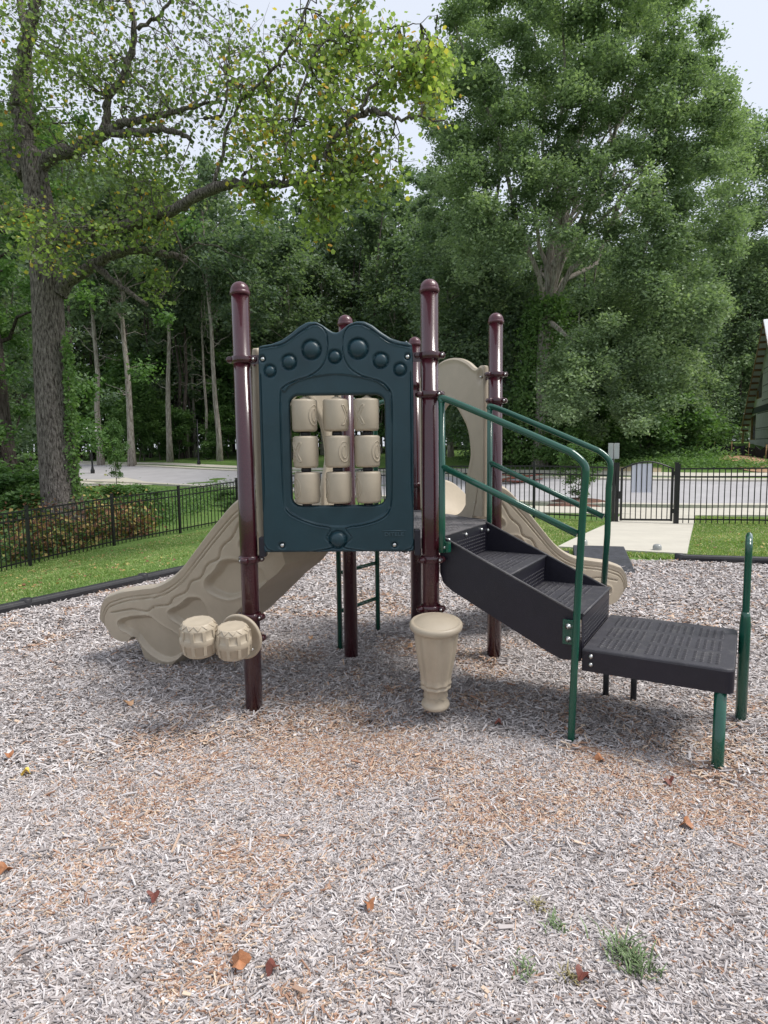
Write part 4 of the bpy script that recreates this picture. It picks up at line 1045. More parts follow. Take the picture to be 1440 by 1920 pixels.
# ================================================================ vegetation
def rot_frames(n, up=.4, rg=rng):
    v = rg.normal(0, 1, (n, 3)); v /= np.linalg.norm(v, axis=1)[:, None]; v[:, 2] = np.abs(v[:, 2])+up; v /= np.linalg.norm(v, axis=1)[:, None]
    a = rg.normal(0, 1, (n, 3)); t = np.cross(v, a); t /= np.linalg.norm(t, axis=1)[:, None]; b = np.cross(v, t); return t, b, v
def kites(C, size, up=.4, asp=.62, rg=rng, fold=.12):
    n = len(C); t, b, v = rot_frames(n, up, rg); s = np.broadcast_to(size, n)[:, None]
    V = np.stack([C-t*s*.5, C+b*s*asp*.5-t*s*.08+v*s*fold, C+t*s*.5, C-b*s*asp*.5-t*s*.08+v*s*fold], 1).reshape(-1, 3)
    return V, np.arange(4*n).reshape(n, 4)
def lobed(C, size, up=.3, rg=rng):
    """broad four-lobed leaves, two quads each sharing the mid vein"""
    n = len(C); t, b, v = rot_frames(n, up, rg); s = np.broadcast_to(size, n)[:, None]
    p = [(-.5, 0, 0), (-.25, .42, .06), (.05, .30, .04), (.42, .36, .02), (.34, 0, 0), (.42, -.36, .02), (.05, -.30, .04), (-.25, -.42, .06)]
    V = np.stack([C+t*s*a+b*s*c+v*s*d for a, c, d in p], 1).reshape(-1, 3); o = np.arange(n)[:, None]*8
    F = np.concatenate([o+np.array([[0, 1, 2, 4]]), o+np.array([[2, 3, 4, 4]])[:, [0, 1, 2, 2]]*1, o+np.array([[0, 4, 6, 7]])], 1)
    F = np.concatenate([o+np.array([[0, 1, 2, 4]]), o+np.array([[4, 6, 7, 0]]), o+np.array([[2, 3, 4, 4]])]) [:2*n]
    return V, F, np.concatenate([np.arange(n)]*2)
BARK = bpy.data.materials.new('bark'); BARK.use_nodes = True
def barkmat(mt, c1, c2, sc=9):
    nt = mt.node_tree; b = nt.nodes['Principled BSDF']; b.inputs['Roughness'].default_value = .95; b.inputs['Specular IOR Level'].default_value = .1
    tc = nt.nodes.new('ShaderNodeTexCoord'); mp = nt.nodes.new('ShaderNodeMapping'); mp.inputs['Scale'].default_value = (sc, sc, sc*.18)
    nt.links.new(tc.outputs['Object'], mp.inputs[0])
    n = nt.nodes.new('ShaderNodeTexNoise'); n.inputs['Scale'].default_value = 1.6; n.inputs['Detail'].default_value = 8; n.inputs['Roughness'].default_value = .7; nt.links.new(mp.outputs[0], n.inputs[0])
    n2 = nt.nodes.new('ShaderNodeTexVoronoi'); n2.feature = 'DISTANCE_TO_EDGE'; n2.inputs['Scale'].default_value = 1.8; nt.links.new(mp.outputs[0], n2.inputs[0])
    cr = nt.nodes.new('ShaderNodeValToRGB'); e = cr.color_ramp.elements; e[0].position = .38; e[0].color = (*c1, 1); e[1].position = .62; e[1].color = (*c2, 1)
    nt.links.new(n.outputs[0], cr.inputs[0]); nt.links.new(cr.outputs[0], b.inputs['Base Color'])
    ad = nt.nodes.new('ShaderNodeMath'); ad.operation = 'ADD'; nt.links.new(n.outputs[0], ad.inputs[0]); nt.links.new(n2.outputs['Distance'], ad.inputs[1])
    bp = nt.nodes.new('ShaderNodeBump'); bp.inputs['Distance'].default_value = .06; bp.inputs['Strength'].default_value = .9; nt.links.new(ad.outputs[0], bp.inputs['Height']); nt.links.new(bp.outputs[0], b.inputs['Normal'])
    return mt
barkmat(BARK, (.040, .032, .028), (.29, .255, .23), 18)
BARKP = barkmat(bpy.data.materials.new('bark_pale') if False else (lambda q: (setattr(q, 'use_nodes', True), q)[1])(bpy.data.materials.new('bark_pale')), (.20, .17, .145), (.50, .46, .41), 7)
BARKD = barkmat((lambda q: (setattr(q, 'use_nodes', True), q)[1])(bpy.data.materials.new('bark_dark')), (.035, .028, .025), (.13, .11, .10), 8)
OAKL = leafmat('oak_leaves', [(0, (.10, .145, .085)), (.35, (.185, .25, .15)), (.7, (.285, .365, .22)), (1, (.43, .51, .31))], .32)
WOODL = leafmat('wood_leaves', [(0, (.075, .115, .080)), (.4, (.135, .19, .125)), (.75, (.19, .25, .16)), (1, (.28, .34, .21))], .38)
NEARL = leafmat('tulip_leaves', [(0, (.08, .115, .055)), (.35, (.14, .19, .080)), (.62, (.27, .35, .12)), (.86, (.42, .50, .17)), (.93, (.62, .50, .12)), (1, (.62, .30, .06))], .45, .5)
BUSHL = leafmat('bush_leaves', [(0, (.065, .125, .050)), (.5, (.12, .21, .075)), (1, (.21, .32, .115))], .35)
DEADL = leafmat('autumn_leaves', [(0, (.10, .045, .03)), (.4, (.20, .095, .055)), (.6, (.34, .22, .09)), (.75, (.48, .40, .14)), (.85, (.13, .20, .07)), (1, (.10, .17, .06))], .2)

def blob_cards(cen, rad, cnt, size, sq=.75, rg=rng, up=.4, shell=.55):
    """leaf sprays filling clumps: many small faces spread through each clump, more towards its skin"""
    idx = np.repeat(np.arange(len(cen)), cnt); n = len(idx)
    v = rg.normal(0, 1, (n, 3)); v /= np.linalg.norm(v, axis=1)[:, None]
    r = rg.random(n)**shell
    wob = 1+.35*np.sin(v[:, 0]*5+idx*1.7)*np.cos(v[:, 1]*4+idx)+.2*rg.normal(0, 1, n)
    R = np.asarray(rad)[idx]*r*np.clip(wob, .3, 1.7)
    P = cen[idx]+v*R[:, None]*np.array([1, 1, sq])
    V, F = kites(P, size*rg.uniform(.6, 1.4, n), up, rg=rg); return V, F, idx, P
def wiggle(a, b, n=6, k=.08, sag=0, rg=rng):
    a, b = np.array(a, float), np.array(b, float); L = np.linalg.norm(b-a); t = np.linspace(0, 1, n)[:, None]
    P = a*(1-t)+b*t; P[1:-1] += rg.normal(0, k*L/math.sqrt(n), (n-2, 3)); P[:, 2] += sag*L*(4*t*(1-t))[:, 0]; return P
def make_tree(seed, H, cr, cb, ncl, per, size, tr, leafm, barkm, name='tree', crad=(.8, 1.5), bare=0, lean=.02):
    """local-space tree: returns (trunk mesh, crown mesh)"""
    rg = np.random.default_rng(seed); m = MB()
    top = np.array([rg.normal(0, lean)*H, rg.normal(0, lean)*H, H*.93]); T = wiggle((0, 0, -.6), top, 9, .05 if H < 16 else .010, rg=rg); T[0, :2] = 0; T[1, :2] *= .3
    m.tube(T, np.interp(np.linspace(0, 1, 9), [0, .06, .1, 1], [tr*1.5, tr*1.08, tr, tr*.18]), 9)
    cen = []
    for i in range(ncl):
        z = cb+(H-cb)*rg.random()**.85; f = (z-cb)/(H-cb); R = cr*math.sqrt(max(.04, 1-abs(2*f-.85)**2.2)) if f > .42 else cr*(.45+.55*f/.42)
        a = rg.random()*2*pi; r = R*rg.random()**.5*.95; cen.append((r*math.cos(a), r*math.sin(a), z))
    cen = np.array(cen)
    Tz = T[:, 2]
    for c in cen[::2]:
        z0 = max(cb*.8, c[2]-np.hypot(c[0], c[1])*.8-.5); base = np.array([np.interp(z0, Tz, T[:, 0]), np.interp(z0, Tz, T[:, 1]), z0])
        m.tube(wiggle(base, c, 5, .12, .06, rg), np.linspace(tr*.30, tr*.05, 5), 5, cap=False)
    for k in range(bare):
        z0 = rg.uniform(.2*H, cb+.2*(H-cb)); a = rg.random()*2*pi; L = rg.uniform(.8, 2.4); base = np.array([np.interp(z0, Tz, T[:, 0]), np.interp(z0, Tz, T[:, 1]), z0])
        m.tube(wiggle(base, base+np.array([math.cos(a)*L, math.sin(a)*L, rg.uniform(-.2, .8)*L]), 5, .15, rg=rg), np.linspace(tr*.16, .01, 5), 4, cap=False)
    V, F, idx, P = blob_cards(cen, rg.uniform(*crad, ncl), per, size, rg=rg)
    tint = np.clip(rg.random(ncl)[idx]*.5+rg.random(len(F))*.5, 0, 1)
    tm = m.build('trunk', barkm); cm = arr_mesh('crown', V, F, leafm, attrs={'tint': tint})
    return tm, cm
PROTO = {}
def protos():
    PROTO['tall'] = [make_tree(100+i, 22, 4.0, 11.5, 56, 150, .34, .26, WOODL, BARKP, bare=10) for i in range(3)]
    PROTO['slim'] = [make_tree(110+i, 17, 2.6, 9, 30, 140, .30, .15, WOODL, BARKP, bare=12) for i in range(2)]
    PROTO['round'] = [make_tree(120+i, 14, 4.4, 2.2, 74, 190, .28, .2, WOODL, BARK) for i in range(3)]
    PROTO['under'] = [make_tree(130+i, 6.5, 2.2, 1.2, 34, 170, .22, .06, BUSHL, BARK, crad=(.5, 1.0)) for i in range(2)]
    PROTO['bush'] = [make_tree(140+i, 2.0, 1.3, .1, 26, 210, .13, .03, BUSHL, BARK, crad=(.3, .55)) for i in range(3)]
protos()
used = set()
def place(kind, var, xy, sc, rz, name, label, cat, group=None, z=None):
    tm, cm = PROTO[kind][var % len(PROTO[kind])]; x, y = xy; z = tz(x, y) if z is None else z
    root = bpy.data.objects.new(name, None); COL.objects.link(root); root.location = (x, y, z); root.rotation_euler = (0, 0, rz)
    root.scale = (sc[0], sc[0], sc[1]) if isinstance(sc, tuple) else (sc, sc, sc)
    tag(root, label, cat, group)
    for p in (tm, cm):
        if p.name not in used: used.add(p.name); o = p
        else: o = p.copy(); COL.objects.link(o)
        o.parent = root; o.matrix_parent_inverse = Matrix.Identity(4); o.location = (0, 0, 0)
    return root
# ---- front row of the wood: (pixel x, depth, kind, width scale, height scale, label)
WG = 'trees along the edge of the wood'
row = [
 (-60, 34, 'round', 1.2, 1.5, 'leafy tree beyond the left edge, behind the big near trunk'),
 (20, 40, 'round', .95, 1.45, 'dark leafy tree directly behind the big near trunk'),
 (188, 52, 'tall', .95, 1.0, 'trunk with a mottled pale patch, first to the right of the big near trunk'),
 (246, 50, 'tall', 1.05, 1.0, 'straight pale grey trunk forking high, left of the pair of thin ones'),
 (318, 54, 'tall', .9, 1.02, 'tall slightly curved pale trunk midway between big trunk and left maroon post'),
 (352, 60, 'slim', 1.0, 1.2, 'thin pale trunk, left one of a close pair'),
 (366, 61, 'slim', 1.05, 1.2, 'thin pale trunk, right one of a close pair'),
 (388, 56, 'slim', .9, 1.25, 'very thin leaning trunk beside the dark pine-like trunk'),
 (412, 53, 'tall', .85, 1.1, 'dark straight trunk nearest the left maroon post'),
 (475, 50, 'slim', 1.2, 1.15, 'thin bare forked tree rising behind the left maroon post'),
 (548, 56, 'slim', 1.2, 1.1, 'slender tree with a leafy top behind the left hump of the panel'),
 (604, 60, 'slim', 1.0, 1.1, 'faint slender tree rising behind the centre of the panel'),
 (742, 58, 'slim', 1.2, 1.1, 'slender tree seen just left of the right front maroon post'),
 (845, 48, 'slim', 1.4, 1.0, 'tree with a curved bare limb seen right of the front maroon post'),
 (905, 52, 'tall', .9, .9, 'shaded tree behind the beige arch panel'),
 (520, 64, 'round', 1.3, 1.45, 'broad dark crown behind the left part of the panel'),
 (800, 60, 'round', 1.25, 1.5, 'broad dark crown between the two right maroon posts'),
 (395, 66, 'round', 1.2, 1.5, 'broad dark crown above the left maroon post'),
 (640, 66, 'round', 1.3, 1.5, 'broad crown behind the panel top, under the yellow-green branch'),
]
for i, (px, D, kind, s1, s2, lab) in enumerate(row):
    p = dep(px, 845, D); place(kind, i, (p[0], p[1]), (s1, s2), i*1.9, 'woodland_tree', lab, 'tree', WG)
# ---- understory
und = [(228, 63, 'under', 1.7, 1.5, 'leafy mid-height tree between the mottled trunk and the forked one'), (284, 64, 'under', 1.8, 1.6, 'leafy mid-height tree between the forked trunk and the curved one'), (340, 66, 'under', 1.8, 1.7, 'leafy mid-height tree behind the close pair of thin trunks'), (398, 64, 'under', 1.8, 1.6, 'leafy mid-height tree beside the dark straight trunk'), (170, 64, 'under', 1.6, 1.4, 'leafy mid-height tree just right of the big near trunk'), (455, 62, 'under', 1.7, 1.6, 'leafy mid-height tree rising beside the left maroon post'), (590, 62, 'under', 1.7, 1.4, 'leafy mid-height tree seen through the panel opening'), (715, 60, 'under', 1.7, 1.6, 'leafy mid-height tree behind the right edge of the panel'),
 (262, 57, 'under', .9, .7, 'small light green tree by the far footpath, under the forked pale trunk'),
 (216, 37, 'under', .36, .58, 'thin young street tree on the grass island'), (300, 58, 'under', 1.0, .8, 'fresh green understory tree below the pale trunks'), (336, 58, 'under', .9, .7, 'understory tree at the foot of the close pair of trunks'),
 (428, 57, 'under', 1.0, .7, 'understory tree beside the left maroon post'), (560, 54, 'under', 1.3, .9, 'bright understory tree seen left in the panel opening'), (500, 55, 'under', 1.2, 1.0, 'understory tree hidden mostly behind the panel side'),
 (835, 50, 'under', 1.2, 1.0, 'dark understory tree seen through the beige arch'), (895, 45, 'under', 1.2, .7, 'understory tree just left of the far maroon post'), (975, 40, 'under', 1.2, .8, 'ivy-hung young tree left of the oak trunk'), (270, 58, 'under', 1.3, 1.1, 'shaded understory tree behind the forked pale trunk')]
for i, (px, D, kind, s1, s2, lab) in enumerate(und):
    p = dep(px, 860, D); place(kind, i, (p[0], p[1]), (s1, s2), i*2.3, 'young_tree', lab, 'young tree', 'young trees under the wood edge')
bsh = [(960, 37, 1.6, 'low bush left of the oak foot'), (1060, 34, 1.5, 'bush just right of the oak foot'), (1130, 36, 1.9, 'tall dark bush behind the grey sign post'), (1200, 35, 1.6, 'bush beyond the arched gate'), (1262, 36, 1.9, 'bush beyond the right gate post'),
 (1305, 37, 1.6, 'bush at the left end of the silt fence'), (1338, 44, 1.0, 'bush in the shade beside the unfinished house'), (905, 42, 1.5, 'bush beyond the far maroon post'), (440, 22, .45, 'weedy shrub behind the fence beside the left maroon post'), (425, 24, .5, 'pale arching shrub by the fence left of the maroon post'),
 (215, 20, .85, 'low dark shrub behind the second fence post'), (192, 19.5, .6, 'low dark shrub right of the big trunk'), (255, 21, .8, 'low shrub trailing towards the road'), (142, 18, .55, 'ivy mound at the foot of the big trunk'), (15, 17, 1.3, 'bush at the left edge beyond the fence'), (70, 20, 1.2, 'bush behind the foot of the big trunk'), (-40, 18, 1.5, 'bush just outside the left edge'), (325, 60, 1.2, 'bush along the far footpath under pale trunks'), (400, 56, 1.2, 'bush along the far footpath by the lamp pole'), (205, 66, 1.5, 'bush at the far bend of the road')]
for i, (px, D, s1, lab) in enumerate(bsh):
    p = dep(px, 860, D); place('bush', i, (p[0], p[1]), (s1, s1*(.55 if D < 25 else .85)), i*1.3, 'shrub', lab, 'shrub', 'shrubs around the playground')
p = gp(1085, 945); place('under', 1, (p[0], p[1]), (.34, .30), 1, 'sapling', 'small staked sapling on the mulch mound beyond the fence', 'sapling')
m = MB(); m.lathe([(1.35, -.12), (1.1, .06), (.7, .16), (.3, .21), (0, .22)], (0, 0, 0), 28)
mm = m.build('mulch_mound', mat('red_mulch', (.13, .065, .045), .95, var=.6, vscale=14, bump=1, bscale=30), loc=None); mm.location = (p[0], p[1], p[2]-.02); tag(mm, 'round mound of reddish mulch around the sapling', 'mulch mound')

# ---- wood mass behind, one body of foliage
def woodmass():
    rg = np.random.default_rng(55); cen, rad = [], []; tk = MB()
    topy = lambda px: np.interp(px, [-300, 0, 120, 250, 350, 480, 620, 700, 760, 830, 900, 1100, 1500], [100, 170, 240, 330, 375, 395, 365, 350, 330, 335, 400, 450, 450])
    for D0, step in ((64, 42), (74, 38), (88, 40), (105, 44)):
        for px in np.arange(-420, 1650, step*64/D0):
            x0 = px+rg.uniform(-14, 14); D = D0+rg.uniform(-4, 4); b = dep(x0, 845, D); zb = tz(b[0], b[1])
            t = dep(x0, topy(x0)+rg.uniform(-10, 55), D)[2]; H = t-zb; n = int(15+H*.7)
            for k in range(n):
                f = rg.random()**.8; R = 3.1*(.55+.45*math.sin(pi*min(1, .15+f*.8)))
                cen.append((b[0]+rg.normal(0, R*.45), b[1]+rg.normal(0, R*.45), zb+1.0+f*(H-2.2))); rad.append(rg.uniform(.9, 1.7)*(1 if f > .3 else .8))
            for k in range(2):
                q = b+np.array([rg.normal(0, 1.5), rg.normal(0, 1.5), 0]); tk.tube(wiggle((q[0], q[1], zb-1), (q[0]+rg.normal(0, .8), q[1], zb+H*.85), 6, .03, rg=rg), np.linspace(rg.uniform(.10, .24), .05, 6), 6, cap=False)
    cen = np.array(cen); rad = np.array(rad); V, F, idx, P = blob_cards(cen, rad, 92, .46, rg=rg, sq=.7)
    tint = np.clip(rg.random(len(cen))[idx]*.6+rg.random(len(F))*.4, 0, 1)
    nV = len(V); TV = np.array(tk.v); TF = np.array([f for f in tk.f]); 
    o = arr_mesh('woodland', np.concatenate([V, TV]), np.concatenate([F, TF+nV]), [WOODL, BARKD], attrs={'tint': np.r_[tint, np.zeros(len(TF))]}, mi=np.r_[np.zeros(len(F), int), np.ones(len(TF), int)])
    tag(o, 'dense shaded wood filling the view behind the road', kind='stuff')
woodmass()

# ---- big oak on the right
def poly_sample(poly, n, rg):
    P = np.array(poly); lo, hi = P.min(0), P.max(0); out = []
    while len(out) < n:
        q = rg.uniform(lo, hi, (n*2, 2)); k = inside(q[:, 0], q[:, 1], poly); out += q[k].tolist()
    return np.array(out[:n])
def big_crown(name, root_px, poly, D0, thick, ncl, per, size, crad, seed, leafm, barkm, label, fork, trunk_r, nlimb, cat='tree', carve=None):
    rg = np.random.default_rng(seed); b = dep(*root_px, D0); b[2] = tz(b[0], b[1]); root = thing(name, tuple(b), label, cat)
    q = poly_sample(poly, ncl, rg); ctr = np.mean(q, axis=0); cen = []
    P = [tuple(p) for p in poly]; de = dist_poly(q[:, 0], q[:, 1], P, True); dm = de.max()
    for (x, y), e in zip(q, de):
        h = thick*math.sqrt(max(.03, 1-(1-min(e/(dm*.8), 1))**2)); u = rg.uniform(-1, 1); u = math.copysign(abs(u)**.5, u); cen.append(dep(x, y, D0+u*h))
    if carve:
        cx, cy, ax, ay = carve; cen = [c for c, (x, y) in zip(cen, q) if not (((x-cx)/ax)**2+((y-cy)/ay)**2 < 1 and (np.array(c)-CAM)@FWD < D0+.5)]; ncl = len(cen)
    cen = np.array(cen); zmin = terr(cen[:, 0], cen[:, 1])+.5; cen[:, 2] = np.maximum(cen[:, 2], zmin)
    rad = rg.uniform(*crad, ncl)
    V, F, idx, PP = blob_cards(cen, rad, per, size, rg=rg, sq=.7, up=.5)
    tint = np.clip(rg.random(ncl)[idx]*.45+rg.random(len(F))*.55, 0, 1)
    arr_mesh('crown', V, F, leafm, root, {'tint': tint})
    f0 = dep(*fork, D0); m = MB(); m.tube(smooth_path([b-(0, 0, .5), b+(f0-b)*.3+np.array([.1, 0, 0]), b+(f0-b)*.7, f0], 4), np.linspace(trunk_r*1.25, trunk_r*.8, 13), 14)
    m.build('trunk', barkm, root)
    up = dep(fork[0]+35, fork[1]-330, D0); m = MB()
    lead = wiggle(f0, up, 8, .06, rg=rg); m.tube(lead, np.linspace(trunk_r*.75, .08, 8), 10); m.build('limb', barkm, root)
    sel = rg.choice(ncl, nlimb, replace=False)
    for c in cen[sel]:
        L = np.linalg.norm(c-f0); f = rg.random()**1.6*.75 if c[2] > f0[2]+2 else 0; s0 = lead[int(f*7)]
        if c[2] < f0[2]: s0 = f0-np.array([0, 0, rg.uniform(0, 2.0)])
        m = MB(); r0 = trunk_r*.30*(1-f)+.06; w_ = wiggle(s0, c, 7, .06, .04, rg); m.tube(w_, np.linspace(r0, .035, 7), 7, cap=False)
        for k in range(3):
            a = w_[rg.integers(2, 6)]; near = cen[np.argsort(np.linalg.norm(cen-a, axis=1))[rg.integers(1, 9)]]; m.tube(wiggle(a, near, 5, .15, rg=rg), np.linspace(r0*.35, .02, 5), 5, cap=False)
        m.build('limb', barkm, root)
    return root, b, f0
oak_poly = [(806, 330), (796, 200), (826, 80), (862, -30), (960, -100), (1130, -100), (1260, -30), (1335, 55), (1368, 150), (1382, 235), (1392, 330), (1395, 430), (1368, 540), (1335, 640), (1310, 760), (1230, 820), (1130, 820), (1040, 800), (1020, 660), (960, 520), (880, 520), (830, 450)]
oak, ob_, of_ = big_crown('oak_tree', (1012, 855), oak_poly, 36, 7.0, 900, 430, .17, (.55, 1.15), 77, OAKL, BARKP, 'huge oak whose crown fills the upper right, pale limbs showing', (1022, 600), .40, 24, carve=(1030, 545, 62, 105))
big_crown('oak_tree', (1330, 850), [(1340, 240), (1400, 215), (1470, 230), (1640, 260), (1640, 700), (1480, 760), (1400, 820), (1330, 830), (1290, 760), (1310, 500)], 60, 5.0, 420, 380, .26, (1.1, 2.0), 78, OAKL, BARK, 'lighter leafy tree behind the unfinished house roof', (1345, 640), .35, 10)
big_crown('shade_tree', (905, 850), [(800, 400), (860, 430), (960, 460), (1020, 560), (1040, 700), (1030, 820), (930, 830), (850, 840), (820, 760), (790, 560)], 42, 5, 170, 420, .22, (.9, 1.6), 79, WOODL, BARKD, 'dark shaded tree left of the oak trunk, above the beige arch', (900, 640), .3, 10)
big_crown('shade_tree', (1190, 850), [(1060, 560), (1250, 520), (1310, 560), (1310, 790), (1290, 845), (1200, 840), (1080, 845), (1040, 780)], 40.5, 3.5, 170, 420, .22, (.8, 1.5), 80, WOODL, BARKD, 'low dark tree under the right side of the oak crown', (1190, 660), .25, 8)
# ivy up the oak trunk
def ivy(path, rads, n, size, name, label, seed=3, tint0=.3, spread=.22):
    rg = np.random.default_rng(seed); P = smooth_path(path, 12); R = np.interp(np.linspace(0, 1, len(P)), np.linspace(0, 1, len(rads)), rads)
    i = rg.integers(0, len(P), n); a = rg.random(n)*2*pi; r = R[i]+np.abs(rg.normal(0, spread, n))*(.6+.6*vnoise(P[i, 2]*2, a, .8, 5))
    C = P[i]+np.stack([r*np.cos(a), r*np.sin(a), rg.normal(0, .12, n)], 1); V, F = kites(C, size*rg.uniform(.6, 1.4, n), .1, .9, rg)
    o = arr_mesh(name, V, F, BUSHL, attrs={'tint': np.clip(tint0+rg.random(n)*.6, 0, 1)}); tag(o, label, 'ivy'); return o
ivy([dep(1012, 860, 36), dep(1008, 780, 36), dep(1015, 700, 36), dep(1022, 610, 36), dep(1030, 560, 36)], [1.3, 1.1, 1.0, .7, .5], 9000, .16, 'ivy', 'thick ivy wrapping the lower trunk of the oak', 4, .35, .45)

# ---- big near tree on the left: trunk and limbs follow the photo, each at its own distance
root_p = dep(112, 988, 17.0); root_p[2] = tz(root_p[0], root_p[1])
nt_ = thing('tulip_tree', tuple(root_p), 'big mature tree on the left with furrowed trunk and yellowing overhead branches', 'tree')
LIMBS = []
def limb(pts, r, name='limb', seg=10, k=5):
    P = smooth_path([dep(*p) for p in pts], k); rr = np.interp(np.linspace(0, 1, len(P)), np.linspace(0, 1, len(r)), r)*(.82 if name == 'limb' else .93)
    if name == 'limb': 
        P[1:-1] += rng.normal(0, .02, (len(P)-2, 3)); rr = rr*(1+.10*np.sin(np.arange(len(rr))*1.9)) 
    m = MB(); m.tube(P, rr, seg); LIMBS.append(P); return m.build(name, BARK, nt_)
limb([(122, 1010, 17), (119, 960, 17), (110, 880, 17), (104, 800, 17), (96, 700, 17), (92, 620, 17), (88, 540, 17), (84, 470, 17), (76, 400, 17), (66, 330, 17), (60, 290, 17)], [.72, .58, .51, .49, .46, .43, .42, .44, .40, .34, .36], 'trunk', 22)
limb([(58, 300, 17), (40, 235, 17), (33, 190, 17), (40, 130, 16.8), (55, 60, 16.6), (66, 0, 16.4), (72, -90, 16)], [.34, .26, .23, .21, .20, .18, .12], k=6)
limb([(50, 240, 17), (52, 160, 17.4), (48, 60, 17.6), (30, -60, 18)], [.2, .17, .14, .10])
limb([(48, 330, 17), (18, 290, 17.5), (-20, 250, 18), (-80, 180, 18)], [.24, .2, .16, .1])
limb([(75, 340, 17), (45, 400, 16.8), (10, 395, 16.4), (-40, 370, 16)], [.16, .12, .1, .06])
limb([(66, 318, 17), (98, 292, 16.7), (145, 279, 16.2), (185, 256, 15.8), (215, 240, 15.5), (250, 228, 15.2), (300, 213, 14.9), (345, 205, 14.6), (393, 193, 14.2)], [.24, .22, .20, .19, .14, .11, .09, .07, .04])
limb([(205, 248, 15.6), (240, 249, 15.3), (270, 248, 15), (310, 242, 14.8), (340, 252, 14.6), (357, 263, 14.5)], [.13, .11, .10, .09, .07, .05])
limb([(193, 256, 15.7), (200, 215, 15.7), (203, 185, 15.6), (228, 150, 15.5), (243, 105, 15.4), (252, 55, 15.2), (240, 0, 15), (236, -60, 15)], [.14, .12, .11, .11, .10, .085, .07, .05])
limb([(258, 55, 15.2), (300, 25, 15), (330, -15, 14.8)], [.06, .05, .03])
limb([(383, 222, 14.2), (412, 216, 14), (425, 185, 13.8), (425, 140, 13.7)], [.05, .045, .035, .02])
limb([(82, 455, 17), (140, 440, 16.2), (200, 430, 15.4), (260, 418, 14.8), (310, 400, 14.4), (350, 379, 14), (395, 356, 13.6), (440, 344, 13.3), (490, 349, 13), (530, 344, 12.9), (572, 348, 12.7)], [.26, .22, .19, .17, .15, .14, .14, .13, .11, .09, .06])
limb([(560, 346, 12.7), (585, 322, 12.6), (608, 286, 12.4), (635, 250, 12.3), (660, 225, 12.2), (690, 208, 12.1), (707, 207, 12), (733, 219, 11.9), (770, 222, 11.8), (805, 223, 11.7), (850, 232, 11.6)], [.055, .05, .05, .06, .07, .065, .06, .045, .035, .025, .012])
limb([(680, 210, 12.1), (690, 175, 12.1), (722, 136, 12), (755, 108, 11.9), (800, 70, 11.8)], [.05, .04, .03, .025, .01])
limb([(560, 345, 12.8), (600, 330, 12.9), (640, 330, 13)], [.04, .03, .015])
limb([(108, 553, 17), (125, 530, 16.9), (155, 510, 16.6), (178, 496, 16.4), (210, 479, 16.1), (255, 468, 15.8), (300, 475, 15.5), (335, 483, 15.3), (350, 492, 15.2)], [.30, .22, .19, .17, .14, .12, .11, .09, .05])
limb([(178, 498, 16.4), (200, 518, 16.2), (235, 543, 16), (276, 572, 15.8)], [.13, .10, .08, .06])
limb([(255, 470, 15.8), (257, 400, 15.7), (246, 310, 15.6), (240, 250, 15.6), (228, 200, 15.6)], [.045, .04, .04, .035, .03])
limb([(345, 484, 15.2), (330, 440, 15.1), (290, 405, 15), (240, 394, 15), (190, 425, 15)], [.035, .03, .028, .025, .015])
limb([(335, 480, 15.2), (365, 456, 15), (400, 462, 14.8), (470, 490, 14.5)], [.03, .028, .02, .01])
limb([(352, 480, 15.2), (300, 560, 15), (318, 510, 15), (285, 560, 15)], [.02, .015, .012, .008])
limb([(450, 343, 13.3), (462, 322, 13.2), (490, 322, 13.1), (500, 348, 13)], [.035, .04, .035, .03])
limb([(400, 352, 13.6), (425, 250, 13.4), (455, 190, 13.2), (520, 120, 13), (560, 50, 12.8), (590, -40, 12.6)], [.05, .045, .04, .035, .03, .015])
limb([(530, 345, 12.9), (540, 250, 12.8), (590, 100, 12.7), (640, 70, 12.6)], [.04, .035, .025, .01])
limb([(740, 50, 12), (780, 45, 11.9), (820, 28, 11.8)], [.015, .010, .005])
ALL = np.concatenate(LIMBS[1:])
